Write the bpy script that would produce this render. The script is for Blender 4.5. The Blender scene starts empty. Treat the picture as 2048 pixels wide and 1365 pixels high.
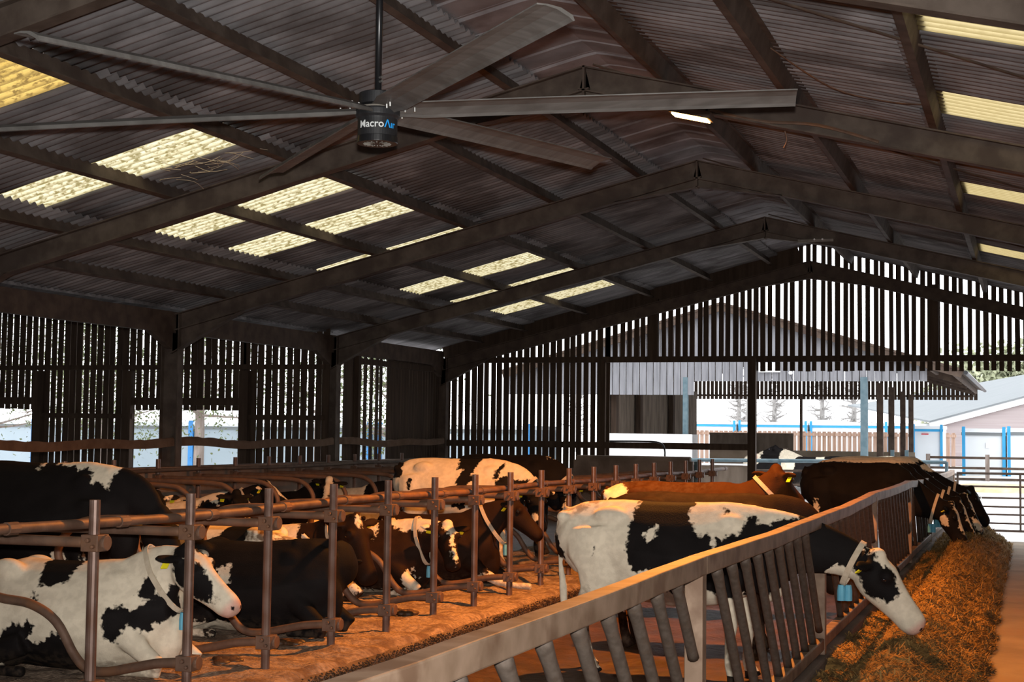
import bpy, bmesh, math, random
import numpy as np
from mathutils import Vector, Matrix

SC = bpy.context.scene
COL = SC.collection
PI = math.pi
random.seed(7)
RNG = np.random.default_rng(7)

# ------------------------------------------------------------------ camera, sky, exposure
cam_d = bpy.data.cameras.new('camera')
cam_d.sensor_width = 36.0
cam_d.lens = 3000.0 / 2048.0 * 36.0
cam_d.clip_end = 500
cam = bpy.data.objects.new('camera', cam_d)
COL.objects.link(cam)
R_ = ((0.94535838, -0.00832733, -0.32592665), (0.32581293, 0.06085406, 0.94347375), (0.01197734, -0.99811194, 0.06024204))
CAM_POS = (0.0, 0.0, 1.95)
cam.matrix_world = Matrix(((R_[0][0], -R_[0][1], -R_[0][2], CAM_POS[0]), (R_[1][0], -R_[1][1], -R_[1][2], CAM_POS[1]),
                           (R_[2][0], -R_[2][1], -R_[2][2], CAM_POS[2]), (0, 0, 0, 1)))
SC.camera = cam

SC.view_settings.view_transform = 'Standard'
SC.view_settings.look = 'None'
SC.view_settings.exposure = 0.0
SC.view_settings.gamma = 1.0
SC.view_settings.use_curve_mapping = False
SC.cycles.max_bounces = 7
SC.cycles.diffuse_bounces = 4
SC.cycles.glossy_bounces = 2
SC.cycles.transmission_bounces = 3
SC.cycles.caustics_reflective = False
SC.cycles.caustics_refractive = False
SC.cycles.sample_clamp_indirect = 4.0

SKY = 3.7            # bright overcast winter sky
w = bpy.data.worlds.new('overcast_sky')
SC.world = w
w.use_nodes = True
wn = w.node_tree.nodes
wn['Background'].inputs[0].default_value = (0.93, 0.96, 1.0, 1)
wn['Background'].inputs[1].default_value = SKY


def light(name, kind, loc, energy, color, size=0.2, size_y=None, target=None, spread=None):
    d = bpy.data.lights.new(name, kind)
    d.energy = energy
    d.color = color
    if kind == 'AREA':
        d.size = size
        if size_y:
            d.shape = 'RECTANGLE'
            d.size_y = size_y
        if spread:
            d.spread = spread
    else:
        d.shadow_soft_size = size
    o = bpy.data.objects.new(name, d)
    COL.objects.link(o)
    o.location = loc
    if target:
        o.rotation_euler = (Vector(target) - Vector(loc)).to_track_quat('-Z', 'Y').to_euler()
    return o


# the photographer's flash, just above the lens
fl = light('camera_flash', 'SPOT', (0.0, 0.02, 2.1), 4500, (1.0, 0.97, 0.93), 0.04, target=(-3.6, 9.4, 3.5))
fl.data.spot_size = math.radians(68)
fl.data.spot_blend = 0.9
# the sodium floodlight under the second truss
fl2 = light('floodlight_lamp', 'SPOT', (-3.30, 15.16, 5.11), 3200, (1.0, 0.33, 0.05), 0.10, target=(-3.1, 15.3, 0.0))
fl2.data.spot_size = math.radians(156)
fl2.data.spot_blend = 0.3


# ------------------------------------------------------------------ helpers
def tag(o, label=None, cat=None, group=None, kind=None):
    if label: o['label'] = label
    if cat: o['category'] = cat
    if group: o['group'] = group
    if kind: o['kind'] = kind
    return o


def empty(name, loc=(0, 0, 0), rz=0.0):
    o = bpy.data.objects.new(name, None)
    COL.objects.link(o)
    o.location = loc
    o.rotation_euler = (0, 0, rz)
    o.empty_display_size = 0.1
    return o


class MB:
    """collects shapes into one mesh"""
    def __init__(s):
        s.v = []; s.f = []; s.mi = []; s.cur = 0

    def add(s, vs, fs):
        n = len(s.v)
        s.v.extend([tuple(map(float, p)) for p in vs])
        for f in fs:
            s.f.append(tuple(i + n for i in f)); s.mi.append(s.cur)

    def box(s, c, d, rz=0.0, ax=None):
        """c centre, d full sizes, optional frame ax (3 vectors)"""
        c = Vector(c)
        if ax is None:
            cs, sn = math.cos(rz), math.sin(rz)
            ax = (Vector((cs, sn, 0)), Vector((-sn, cs, 0)), Vector((0, 0, 1)))
        vs = []
        for i in (-.5, .5):
            for j in (-.5, .5):
                for k in (-.5, .5):
                    vs.append(c + ax[0] * (i * d[0]) + ax[1] * (j * d[1]) + ax[2] * (k * d[2]))
        s.add(vs, [(0, 1, 3, 2), (4, 6, 7, 5), (0, 4, 5, 1), (2, 3, 7, 6), (0, 2, 6, 4), (1, 5, 7, 3)])

    def bb(s, x0, x1, y0, y1, z0, z1):
        s.box(((x0 + x1) / 2, (y0 + y1) / 2, (z0 + z1) / 2), (abs(x1 - x0), abs(y1 - y0), abs(z1 - z0)))

    def beam(s, p0, p1, wd, ht, up=(0, 0, 1)):
        """box between two points, wd sideways, ht along up"""
        p0, p1 = Vector(p0), Vector(p1)
        a = (p1 - p0); L = a.length; a /= L
        side = Vector(up).cross(a).normalized()
        u = a.cross(side)
        s.box((p0 + p1) / 2, (L, wd, ht), ax=(a, side, u))

    def loft(s, secs, hint=(0, 0, 1), n=14, caps=True, rounded=1.0):
        """secs: (centre, hw, hh[, topnarrow])"""
        C = [Vector(q[0]) for q in secs]
        hint = Vector(hint)
        base = len(s.v)
        m = len(secs)
        vs = []
        for i, q in enumerate(secs):
            T = (C[min(i + 1, m - 1)] - C[max(i - 1, 0)]).normalized()
            Lv = hint.cross(T)
            if Lv.length < 1e-4: Lv = Vector((0, 1, 0))
            Lv.normalize()
            U = T.cross(Lv)
            tn = q[3] if len(q) > 3 else 0.0
            for k in range(n):
                a = 2 * PI * k / n
                ca, sa = math.cos(a), math.sin(a)
                wv = q[1] * ca * (1 - tn * max(0.0, sa))
                vs.append(C[i] + Lv * wv + U * (q[2] * sa))
        fs = []
        for i in range(m - 1):
            for k in range(n):
                k2 = (k + 1) % n
                fs.append((i * n + k, i * n + k2, (i + 1) * n + k2, (i + 1) * n + k))
        if caps:
            fs.append(tuple(range(n - 1, -1, -1)))
            fs.append(tuple((m - 1) * n + k for k in range(n)))
        s.add(vs, fs)

    def tube(s, pts, r, n=8, caps=True):
        pts = [Vector(p) for p in pts]
        m = len(pts)
        rr = r if isinstance(r, (list, tuple)) else [r] * m
        prev = None
        vs = []
        for i, p in enumerate(pts):
            T = (pts[min(i + 1, m - 1)] - pts[max(i - 1, 0)]).normalized()
            if prev is None:
                ref = Vector((0, 0, 1)) if abs(T.z) < 0.9 else Vector((1, 0, 0))
                Nn = ref.cross(T).normalized()
            else:
                Nn = prev - T * prev.dot(T)
                if Nn.length < 1e-5: Nn = Vector((0, 1, 0)).cross(T)
                Nn.normalize()
            prev = Nn
            B = T.cross(Nn)
            for k in range(n):
                a = 2 * PI * k / n
                vs.append(p + Nn * (rr[i] * math.cos(a)) + B * (rr[i] * math.sin(a)))
        fs = []
        for i in range(m - 1):
            for k in range(n):
                k2 = (k + 1) % n
                fs.append((i * n + k, i * n + k2, (i + 1) * n + k2, (i + 1) * n + k))
        if caps:
            fs.append(tuple(range(n - 1, -1, -1)))
            fs.append(tuple((m - 1) * n + k for k in range(n)))
        s.add(vs, fs)

    def sweep(s, pts, hw, hh):
        vs = []
        for p in pts:
            for a, b in ((-1, -1), (1, -1), (1, 1), (-1, 1)): vs.append((p[0] + a * hw, p[1], p[2] + b * hh))
        m = len(pts)
        fs = [(i * 4 + k, i * 4 + (k + 1) % 4, (i + 1) * 4 + (k + 1) % 4, (i + 1) * 4 + k) for i in range(m - 1) for k in range(4)]
        fs += [(3, 2, 1, 0), tuple((m - 1) * 4 + k for k in range(4))]
        s.add(vs, fs)

    def cyl(s, p0, p1, r, n=16):
        s.tube([p0, p1], r, n)

    def ell(s, c, r, n=12, m=8):
        c = Vector(c)
        vs = [c + Vector((0, 0, -r[2]))]
        for i in range(1, m):
            th = -PI / 2 + PI * i / m
            for k in range(n):
                a = 2 * PI * k / n
                vs.append(c + Vector((r[0] * math.cos(th) * math.cos(a), r[1] * math.cos(th) * math.sin(a), r[2] * math.sin(th))))
        vs.append(c + Vector((0, 0, r[2])))
        fs = [(0, 1 + (k + 1) % n, 1 + k) for k in range(n)]
        for i in range(m - 2):
            for k in range(n):
                a = 1 + i * n + k; b = 1 + i * n + (k + 1) % n
                fs.append((a, b, b + n, a + n))
        t = len(vs) - 1; o = 1 + (m - 2) * n
        fs += [(o + k, o + (k + 1) % n, t) for k in range(n)]
        s.add(vs, fs)

    def build(s, name, mat, parent=None, smooth=False, bevel=0.0):
        me = bpy.data.meshes.new(name)
        me.from_pydata(s.v, [], s.f)
        for m in (mat if isinstance(mat, (list, tuple)) else [mat]):
            me.materials.append(m)
        if isinstance(mat, (list, tuple)):
            me.polygons.foreach_set('material_index', s.mi)
        if smooth:
            me.polygons.foreach_set('use_smooth', [True] * len(me.polygons))
        me.update()
        o = bpy.data.objects.new(name, me)
        COL.objects.link(o)
        if parent: o.parent = parent
        if bevel:
            b = o.modifiers.new('bevel', 'BEVEL'); b.width = bevel; b.segments = 2; b.limit_method = 'ANGLE'
        return o


def struct(name, mb, mat, **k):
    o = mb.build(name, mat, **k)
    o['kind'] = 'structure'
    return o


def smooth_path(pts, n=6):
    """Catmull-Rom through points"""
    P = [Vector(p) for p in pts]
    out = []
    for i in range(len(P) - 1):
        p0 = P[max(i - 1, 0)]; p1 = P[i]; p2 = P[i + 1]; p3 = P[min(i + 2, len(P) - 1)]
        for k in range(n):
            t = k / n
            out.append(0.5 * ((2 * p1) + (p2 - p0) * t + (2 * p0 - 5 * p1 + 4 * p2 - p3) * t * t + (3 * p1 - p0 - 3 * p2 + p3) * t ** 3))
    out.append(P[-1])
    return out


# ------------------------------------------------------------------ materials
def mat(name, c1, c2=None, scale=6.0, rough=0.85, metal=0.0, detail=4.0, stretch=(1, 1, 1), bump=0.0, bscale=None,
        c3=None, scale3=1.5, amount3=0.5, lo=0.35, hi=0.65, spec=0.3):
    m = bpy.data.materials.new(name)
    m.use_nodes = True
    nt = m.node_tree; N = nt.nodes; Lk = nt.links
    b = N['Principled BSDF']
    b.inputs['Roughness'].default_value = rough
    b.inputs['Metallic'].default_value = metal
    b.inputs['Specular IOR Level'].default_value = spec
    if c2 is None:
        b.inputs['Base Color'].default_value = (*c1, 1)
        if not bump: return m
    tc = N.new('ShaderNodeTexCoord')
    mp = N.new('ShaderNodeMapping'); mp.inputs['Scale'].default_value = stretch
    Lk.new(tc.outputs['Object'], mp.inputs['Vector'])
    nz = N.new('ShaderNodeTexNoise'); nz.inputs['Scale'].default_value = scale; nz.inputs['Detail'].default_value = detail
    Lk.new(mp.outputs[0], nz.inputs['Vector'])
    if c2 is not None:
        rp = N.new('ShaderNodeMapRange'); rp.inputs['From Min'].default_value = lo; rp.inputs['From Max'].default_value = hi
        Lk.new(nz.outputs['Fac'], rp.inputs['Value'])
        mx = N.new('ShaderNodeMix'); mx.data_type = 'RGBA'
        mx.inputs['A'].default_value = (*c1, 1); mx.inputs['B'].default_value = (*c2, 1)
        Lk.new(rp.outputs[0], mx.inputs['Factor'])
        out = mx.outputs['Result']
        if c3 is not None:
            n3 = N.new('ShaderNodeTexNoise'); n3.inputs['Scale'].default_value = scale3; n3.inputs['Detail'].default_value = 6
            Lk.new(tc.outputs['Object'], n3.inputs['Vector'])
            r3 = N.new('ShaderNodeMapRange'); r3.inputs['From Min'].default_value = 0.5; r3.inputs['From Max'].default_value = 0.62
            r3.inputs['To Max'].default_value = amount3
            Lk.new(n3.outputs['Fac'], r3.inputs['Value'])
            m3 = N.new('ShaderNodeMix'); m3.data_type = 'RGBA'; m3.inputs['B'].default_value = (*c3, 1)
            Lk.new(r3.outputs[0], m3.inputs['Factor']); Lk.new(out, m3.inputs['A'])
            out = m3.outputs['Result']
        Lk.new(out, b.inputs['Base Color'])
    if bump:
        nb = N.new('ShaderNodeTexNoise'); nb.inputs['Scale'].default_value = bscale or scale * 3; nb.inputs['Detail'].default_value = 5
        Lk.new(tc.outputs['Object'], nb.inputs['Vector'])
        bp_ = N.new('ShaderNodeBump'); bp_.inputs['Strength'].default_value = bump; bp_.inputs['Distance'].default_value = 0.02
        Lk.new(nb.outputs['Fac'], bp_.inputs['Height']); Lk.new(bp_.outputs[0], b.inputs['Normal'])
    return m


M = {}
M['sheet'] = mat('fibre_cement', (.12, .114, .117), (.225, .216, .221), 2.2, .9, stretch=(.5, 3, 1), c3=(.05, .042, .04), scale3=.9, amount3=.7)
M['ridge'] = mat('fibre_cement_ridge', (.15, .135, .14), (.26, .25, .26), 1.6, .9, c3=(.07, .05, .045), scale3=1.2, amount3=.7)
M['steel'] = mat('rusty_steel', (.058, .041, .031), (.098, .074, .058), 5, .8, .1, c3=(.045, .03, .024), scale3=2, amount3=.7, bump=.2)
M['steel_dark'] = mat('dark_steel', (.05, .032, .024), (.085, .058, .042), 5, .85, .1)
M['slat'] = mat('weathered_dark_timber', (.032, .019, .012), (.055, .034, .022), 3, .95, stretch=(4, 4, .4))
M['rail_wood'] = mat('dusty_timber', (.08, .045, .026), (.12, .075, .05), 4, .95, bump=.3)
M['grey_wood'] = mat('silvered_timber', (.15, .148, .158), (.215, .212, .225), 4, .9, stretch=(3, 3, .3))
M['galv'] = mat('worn_galvanised_tube', (.062, .047, .037), (.092, .072, .058), 30, .5, .25, c3=(.075, .045, .028), scale3=22, amount3=.25)
M['galv_rail'] = mat('worn_galvanised_rail', (.165, .108, .07), (.235, .16, .11), 7, .6, .12, c3=(.095, .05, .028), scale3=4, amount3=.7)
M['galv_new'] = mat('galvanised_post', (.075, .12, .14), (.11, .155, .175), 7, .6, .2)
M['pipe'] = mat('rusty_pipe', (.10, .055, .036), (.155, .095, .066), 8, .6, .2, c3=(.17, .08, .04), scale3=4, amount3=.8, bump=.15)
M['pipe_worn'] = mat('polished_rusty_pipe', (.11, .062, .045), (.165, .11, .088), 10, .38, .3, c3=(.10, .05, .03), scale3=5, amount3=.8)
M['concrete'] = mat('stained_concrete', (.185, .145, .105), (.26, .21, .155), 1.5, .95, bump=.3, bscale=25, c3=(.24, .17, .11), scale3=.9, amount3=.6)
M['concrete_dark'] = mat('dirty_concrete', (.13, .09, .07), (.2, .145, .115), 2, .95, bump=.3, bscale=20, c3=(.08, .055, .04), scale3=1.2, amount3=.7)
M['slurry'] = mat('wet_slurry', (.045, .022, .010), (.09, .045, .022), 6, .45, bump=.9, bscale=14, c3=(.03, .015, .008), scale3=3, amount3=.7)
M['sawdust'] = mat('sawdust', (.19, .128, .088), (.40, .29, .205), 22, 1.0, bump=1.0, bscale=45, detail=9, c3=(.13, .075, .045), scale3=3.2, amount3=.75)
M['snow'] = mat('pale_frosty_yard', (.72, .72, .74), (.85, .85, .86), .5, .95, c3=(.55, .44, .30), scale3=.25, amount3=.6)
M['straw_bank'] = mat('straw_bank', (.62, .42, .24), (.75, .6, .42), 2.5, 1.0)
M['white_wall'] = mat('whitewashed_wall', (.70, .69, .68), (.8, .79, .78), 3, .9)
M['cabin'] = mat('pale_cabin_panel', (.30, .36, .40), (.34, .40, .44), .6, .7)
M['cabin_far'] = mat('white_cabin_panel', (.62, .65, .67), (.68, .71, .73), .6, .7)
M['blue'] = mat('blue_paint', (.04, .20, .50), (.06, .26, .58), 2, .5)
M['blue_bright'] = mat('bright_blue_paint', (.03, .27, .52), (.04, .31, .58), 2, .5)
M['fence_pink'] = mat('new_fence_timber', (.30, .18, .12), (.44, .31, .245), 2.5, .9, stretch=(6, 6, .3))
M['roof_grey'] = mat('pale_grey_roof', (.145, .158, .165), (.178, .19, .195), 2, .8, stretch=(.3, 6, 1))
M['gable_pink'] = mat('faded_cladding', (.30, .25, .25), (.35, .30, .295), 1.5, .9, stretch=(.2, .2, 8))
M['polytunnel'] = mat('white_polythene', (.80, .81, .84), (.86, .87, .9), .6, .6)
M['bark'] = mat('pale_bark', (.16, .125, .105), (.26, .215, .19), 5, .95, stretch=(2, 2, .4), bump=.4)
M['bark_far'] = mat('hazed_bark', (.24, .225, .215), (.30, .285, .27), 2, .95)  # distance haze put into the colour as a paler grey
M['leaf'] = mat('pine_needles', (.07, .09, .04), (.15, .17, .08), 2, .9)
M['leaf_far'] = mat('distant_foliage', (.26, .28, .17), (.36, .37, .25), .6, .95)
M['black'] = mat('black_powder_coat', (.012, .012, .013), (.022, .022, .024), 8, .5)
M['black_gloss'] = mat('black_plastic', (.01, .01, .011), None, rough=.3, spec=.5)
M['dust'] = mat('dusty_black', (.16, .145, .125), (.22, .2, .175), 10, .9)
M['blade'] = mat('dusty_blade', (.115, .108, .10), (.165, .155, .145), 3, .6, .2, stretch=(1, 6, 1), c3=(.08, .073, .066), scale3=3, amount3=.6)
M['bolt'] = mat('zinc_bolt', (.6, .6, .58), None, rough=.3, metal=.9)
M['silver'] = mat('silver_letters', (.62, .64, .64), None, rough=.5)
M['sky_blue'] = mat('blue_letters', (.02, .38, .95), None, rough=.5)
M['yellow_tag'] = mat('yellow_tag', (.80, .72, .02), None, rough=.5)
M['blue_tag'] = mat('blue_transponder', (.10, .33, .46), (.13, .40, .53), 10, .5)
M['strap'] = mat('worn_collar', (.44, .36, .26), (.52, .44, .33), 20, .9)
M['eye'] = mat('dark_eye', (.008, .007, .008), None, rough=.08, spec=.8)
M['sign'] = mat('white_sign', (.82, .82, .82), None, rough=.5)
M['red'] = mat('red_band', (.5, .03, .04), None, rough=.6)
M['hose'] = mat('black_hose', (.02, .02, .022), None, rough=.4)
M['dark_panel'] = mat('stained_boards', (.10, .075, .055), (.17, .13, .10), 2, .9, stretch=(2, 2, .5))
M['tan_panel'] = mat('ply_panel', (.22, .16, .11), (.28, .21, .15), 2, .9)


def translucent(name, c1, c2, c3, stripe=.75, moss=1.0):
    m = bpy.data.materials.new(name)
    m.use_nodes = True
    nt = m.node_tree; N = nt.nodes; Lk = nt.links
    N.remove(N['Principled BSDF'])
    out = N['Material Output']
    tc = N.new('ShaderNodeTexCoord')
    n1 = N.new('ShaderNodeTexNoise'); n1.inputs['Scale'].default_value = 14; n1.inputs['Detail'].default_value = 8
    mp = N.new('ShaderNodeMapping'); mp.inputs['Scale'].default_value = (1, 2.2, 1)
    Lk.new(tc.outputs['Object'], mp.inputs[0]); Lk.new(mp.outputs[0], n1.inputs['Vector'])
    r1 = N.new('ShaderNodeMapRange'); r1.inputs['From Min'].default_value = .48; r1.inputs['From Max'].default_value = .62; r1.inputs['To Max'].default_value = moss
    Lk.new(n1.outputs['Fac'], r1.inputs['Value'])
    n2 = N.new('ShaderNodeTexNoise'); n2.inputs['Scale'].default_value = 2.5; n2.inputs['Detail'].default_value = 3
    Lk.new(tc.outputs['Object'], n2.inputs['Vector'])
    mx = N.new('ShaderNodeMix'); mx.data_type = 'RGBA'; mx.inputs['A'].default_value = (*c1, 1); mx.inputs['B'].default_value = (*c2, 1)
    Lk.new(n2.outputs['Fac'], mx.inputs['Factor'])
    m2 = N.new('ShaderNodeMix'); m2.data_type = 'RGBA'; m2.inputs['B'].default_value = (*c3, 1)
    Lk.new(mx.outputs['Result'], m2.inputs['A']); Lk.new(r1.outputs[0], m2.inputs['Factor'])
    sx = N.new('ShaderNodeSeparateXYZ'); Lk.new(tc.outputs['Object'], sx.inputs[0])
    ml = N.new('ShaderNodeMath'); ml.operation = 'MULTIPLY'; ml.inputs[1].default_value = 2 * math.pi / .146; Lk.new(sx.outputs['Y'], ml.inputs[0])
    cs = N.new('ShaderNodeMath'); cs.operation = 'COSINE'; Lk.new(ml.outputs[0], cs.inputs[0])
    rs = N.new('ShaderNodeMapRange'); rs.inputs['From Min'].default_value = -.2; rs.inputs['From Max'].default_value = -1.0; rs.inputs['To Max'].default_value = stripe; Lk.new(cs.outputs[0], rs.inputs['Value'])
    m4 = N.new('ShaderNodeMix'); m4.data_type = 'RGBA'; m4.inputs['B'].default_value = (*c3, 1)     # grime settled in the valleys
    Lk.new(m2.outputs['Result'], m4.inputs['A']); Lk.new(rs.outputs[0], m4.inputs['Factor'])
    m2 = m4
    t = N.new('ShaderNodeBsdfTranslucent'); d = N.new('ShaderNodeBsdfDiffuse')
    Lk.new(m2.outputs['Result'], t.inputs[0]); Lk.new(m2.outputs['Result'], d.inputs[0])
    ms = N.new('ShaderNodeMixShader'); ms.inputs[0].default_value = .15
    Lk.new(t.outputs[0], ms.inputs[1]); Lk.new(d.outputs[0], ms.inputs[2]); Lk.new(ms.outputs[0], out.inputs[0])
    return m


M['skylight'] = translucent('mossy_rooflight', (.46, .39, .22), (.58, .53, .38), (.15, .115, .04), .7, .9)
M['skylight_y'] = translucent('yellowed_rooflight', (.40, .25, .055), (.44, .31, .10), (.16, .10, .03))
M['skylight_r'] = translucent('cream_rooflight', (.38, .295, .14), (.43, .35, .19), (.22, .165, .065), .8, .25)


def emission(name, col, s):
    m = bpy.data.materials.new(name)
    m.use_nodes = True
    b = m.node_tree.nodes['Principled BSDF']
    b.inputs['Base Color'].default_value = (*col, 1)
    b.inputs['Emission Color'].default_value = (*col, 1)
    b.inputs['Emission Strength'].default_value = s
    return m


M['lamp_glass'] = emission('glowing_sodium_glass', (1.0, .45, .10), 45)


def coat(name, dark, white=(.69, .60, .46), dirt=(.17, .115, .075)):
    """hide: R of the 'marks' attribute is the patch distance, G pink skin, B dirt"""
    m = bpy.data.materials.new(name)
    m.use_nodes = True
    nt = m.node_tree; N = nt.nodes; Lk = nt.links
    b = N['Principled BSDF']
    b.inputs['Roughness'].default_value = .7
    b.inputs['Specular IOR Level'].default_value = .07
    at = N.new('ShaderNodeAttribute'); at.attribute_name = 'marks'
    sp = N.new('ShaderNodeSeparateColor'); Lk.new(at.outputs['Color'], sp.inputs[0])
    tc = N.new('ShaderNodeTexCoord')

    def noise(scale, detail=3):
        n = N.new('ShaderNodeTexNoise'); n.inputs['Scale'].default_value = scale; n.inputs['Detail'].default_value = detail
        Lk.new(tc.outputs['Object'], n.inputs['Vector']); return n.outputs['Fac']

    def rng(v, a, b_, c=0., d=1.):
        r = N.new('ShaderNodeMapRange')
        for k, x in zip(('From Min', 'From Max', 'To Min', 'To Max'), (a, b_, c, d)): r.inputs[k].default_value = x
        Lk.new(v, r.inputs['Value']); return r.outputs[0]

    def math_(op, x, y):
        q = N.new('ShaderNodeMath'); q.operation = op
        for i, z in enumerate((x, y)):
            if isinstance(z, float): q.inputs[i].default_value = z
            else: Lk.new(z, q.inputs[i])
        return q.outputs[0]

    def mix(f, a, b_):
        q = N.new('ShaderNodeMix'); q.data_type = 'RGBA'
        for k, z in (('Factor', f), ('A', a), ('B', b_)):
            if isinstance(z, tuple): q.inputs[k].default_value = (*z, 1)
            else: Lk.new(z, q.inputs[k])
        return q.outputs['Result']
    v = math_('ADD', sp.outputs[0], math_('ADD', rng(noise(7, 2), .2, .8, -.012, .012), rng(noise(28, 3), .2, .8, -.012, .012)))
    patch = rng(v, .497, .506)
    wh = mix(rng(noise(4, 3), .3, .7), white, tuple(c * .86 for c in white))
    dk = mix(rng(noise(6, 3), .3, .7), dark, tuple(c * 1.6 for c in dark))
    c = mix(patch, wh, dk)
    c = mix(sp.outputs[1], c, (.55, .30, .24))
    dm = math_('MULTIPLY', sp.outputs[2], rng(noise(16, 6), .42, .58))
    dm = math_('MULTIPLY', dm, rng(patch, 0., 1., 1., .35))
    c = mix(dm, c, dirt)
    Lk.new(c, b.inputs['Base Color'])
    bp_ = N.new('ShaderNodeBump'); bp_.inputs['Strength'].default_value = .25; bp_.inputs['Distance'].default_value = .01
    nb = N.new('ShaderNodeTexNoise'); nb.inputs['Scale'].default_value = 90; nb.inputs['Detail'].default_value = 4
    Lk.new(tc.outputs['Object'], nb.inputs['Vector'])
    Lk.new(nb.outputs['Fac'], bp_.inputs['Height']); Lk.new(bp_.outputs[0], b.inputs['Normal'])
    return m


M['holstein'] = coat('black_and_white_hide', (.0062, .005, .0048))
M['holstein_brown'] = coat('dark_brown_hide', (.013, .0062, .0038))
M['red_brown'] = coat('red_brown_hide', (.040, .015, .0045))

# ------------------------------------------------------------------ the barn
XR, XL, XE = -4.46, -13.0, 4.08       # ridge, left eave, right eave
SL = .2455
FRAMES = (-2.4, 3.5, 9.35, 15.2, 20.95, 26.75, 32.6)
Y0, Y1 = -3.2, 32.85                  # roof extent
PITCH = .146
TH = math.atan(SL)


def ZT(x): return 5.85 - SL * abs(x - XR)      # rafter top = purlin underside


def ZS(x): return ZT(x) + .215                 # sheet plane


# roof sheets: courses by distance from the ridge, lower ones tucked under
LEFT_LIGHTS = [(10.55, 11.52, 'y'), (13.64, 14.62, ''), (16.75, 17.66, ''), (18.66, 19.63, ''), (21.5, 21.83, ''), (24.82, 25.86, ''),
               (27.25, 27.75, ''), (29.6, 30.6, '')]
RIGHT_LIGHTS = [(10.9, 12.0, 'r'), (14.12, 15.1, 'r'), (19.2, 20.27, 'r'), (22.32, 23.36, 'r'), (25.6, 26.55, 'r'), (28.7, 29.68, 'r')]
COURSES = ((.72, 3.62, 0.0), (3.46, 6.42, -.018), (6.28, 8.95, -.036))
SEG = 6


def corrug(y): return .026 * math.cos(2 * PI * y / PITCH)


def sheet(ya, yb, side, u0, u1, dz):
    mb = MB()
    n = max(2, int(round((yb - ya) / PITCH * SEG)))
    vs = []
    nu = 4
    for j in range(nu + 1):
        u = u0 + (u1 - u0) * j / nu
        x = XR + side * u
        for i in range(n + 1):
            y = ya + (yb - ya) * i / n
            vs.append((x, y, ZS(x) + dz + corrug(y) + .012 * math.sin(y * 1.7 + u) * math.sin(u * 2)))
    fs = []
    for j in range(nu):
        for i in range(n):
            a = j * (n + 1) + i
            q = (a, a + 1, a + n + 2, a + n + 1)
            fs.append(q if side > 0 else q[::-1])
    mb.add(vs, fs)
    return mb


nwin = 0
for side, lights in ((-1, LEFT_LIGHTS), (1, RIGHT_LIGHTS)):
    allmb = MB()
    for ci, (u0, u1, dz) in enumerate(COURSES):
        cuts = lights if ci == 1 else []
        y = Y0
        for (a, b, k) in list(cuts) + [(Y1, Y1, '')]:
            if a > y + .01:
                s_ = sheet(y, a, side, u0, u1, dz)
                allmb.add(s_.v, s_.f)
            if b > a:
                nwin += 1
                o = sheet(a, b, side, u0 + .15, u1 - .04, dz).build('window_%d' % nwin, M['skylight_' + k] if k else M['skylight'], smooth=True)
                o['kind'] = 'structure'
            y = b
    o = struct('ceiling', allmb, M['sheet'], smooth=True)
    sm = o.modifiers.new('thickness', 'SOLIDIFY'); sm.thickness = .007; sm.offset = 0
# cranked ridge caps
mb = MB()
yy = Y0
k = 0
while yy < Y1 - .1:
    y2 = min(yy + 1.1, Y1)
    prof = []
    for i in range(17):
        u = -1.0 + 2.0 * i / 16
        prof.append((XR + u, ZS(XR) + .045 - SL * math.sqrt(u * u + .003) + SL * .02))
    rib = [(yy, 0), (yy + .03, .045), (yy + .1, .05), (yy + .14, 0), (yy + .58, -.004), (yy + .60, .018), (yy + .64, .018), (yy + .66, -.004), (y2 + .05, .006)]
    vs = []
    for (y, d) in rib:
        for (x, z) in prof: vs.append((x, y, z + d * .8))
    n = len(prof)
    fs = [(j * n + i, j * n + i + 1, (j + 1) * n + i + 1, (j + 1) * n + i) for j in range(len(rib) - 1) for i in range(n - 1)]
    mb.add(vs, fs)
    yy = y2; k += 1
o = struct('ceiling', mb, M['ridge'])
sm = o.modifiers.new('thickness', 'SOLIDIFY'); sm.thickness = .008; sm.offset = 0

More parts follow.
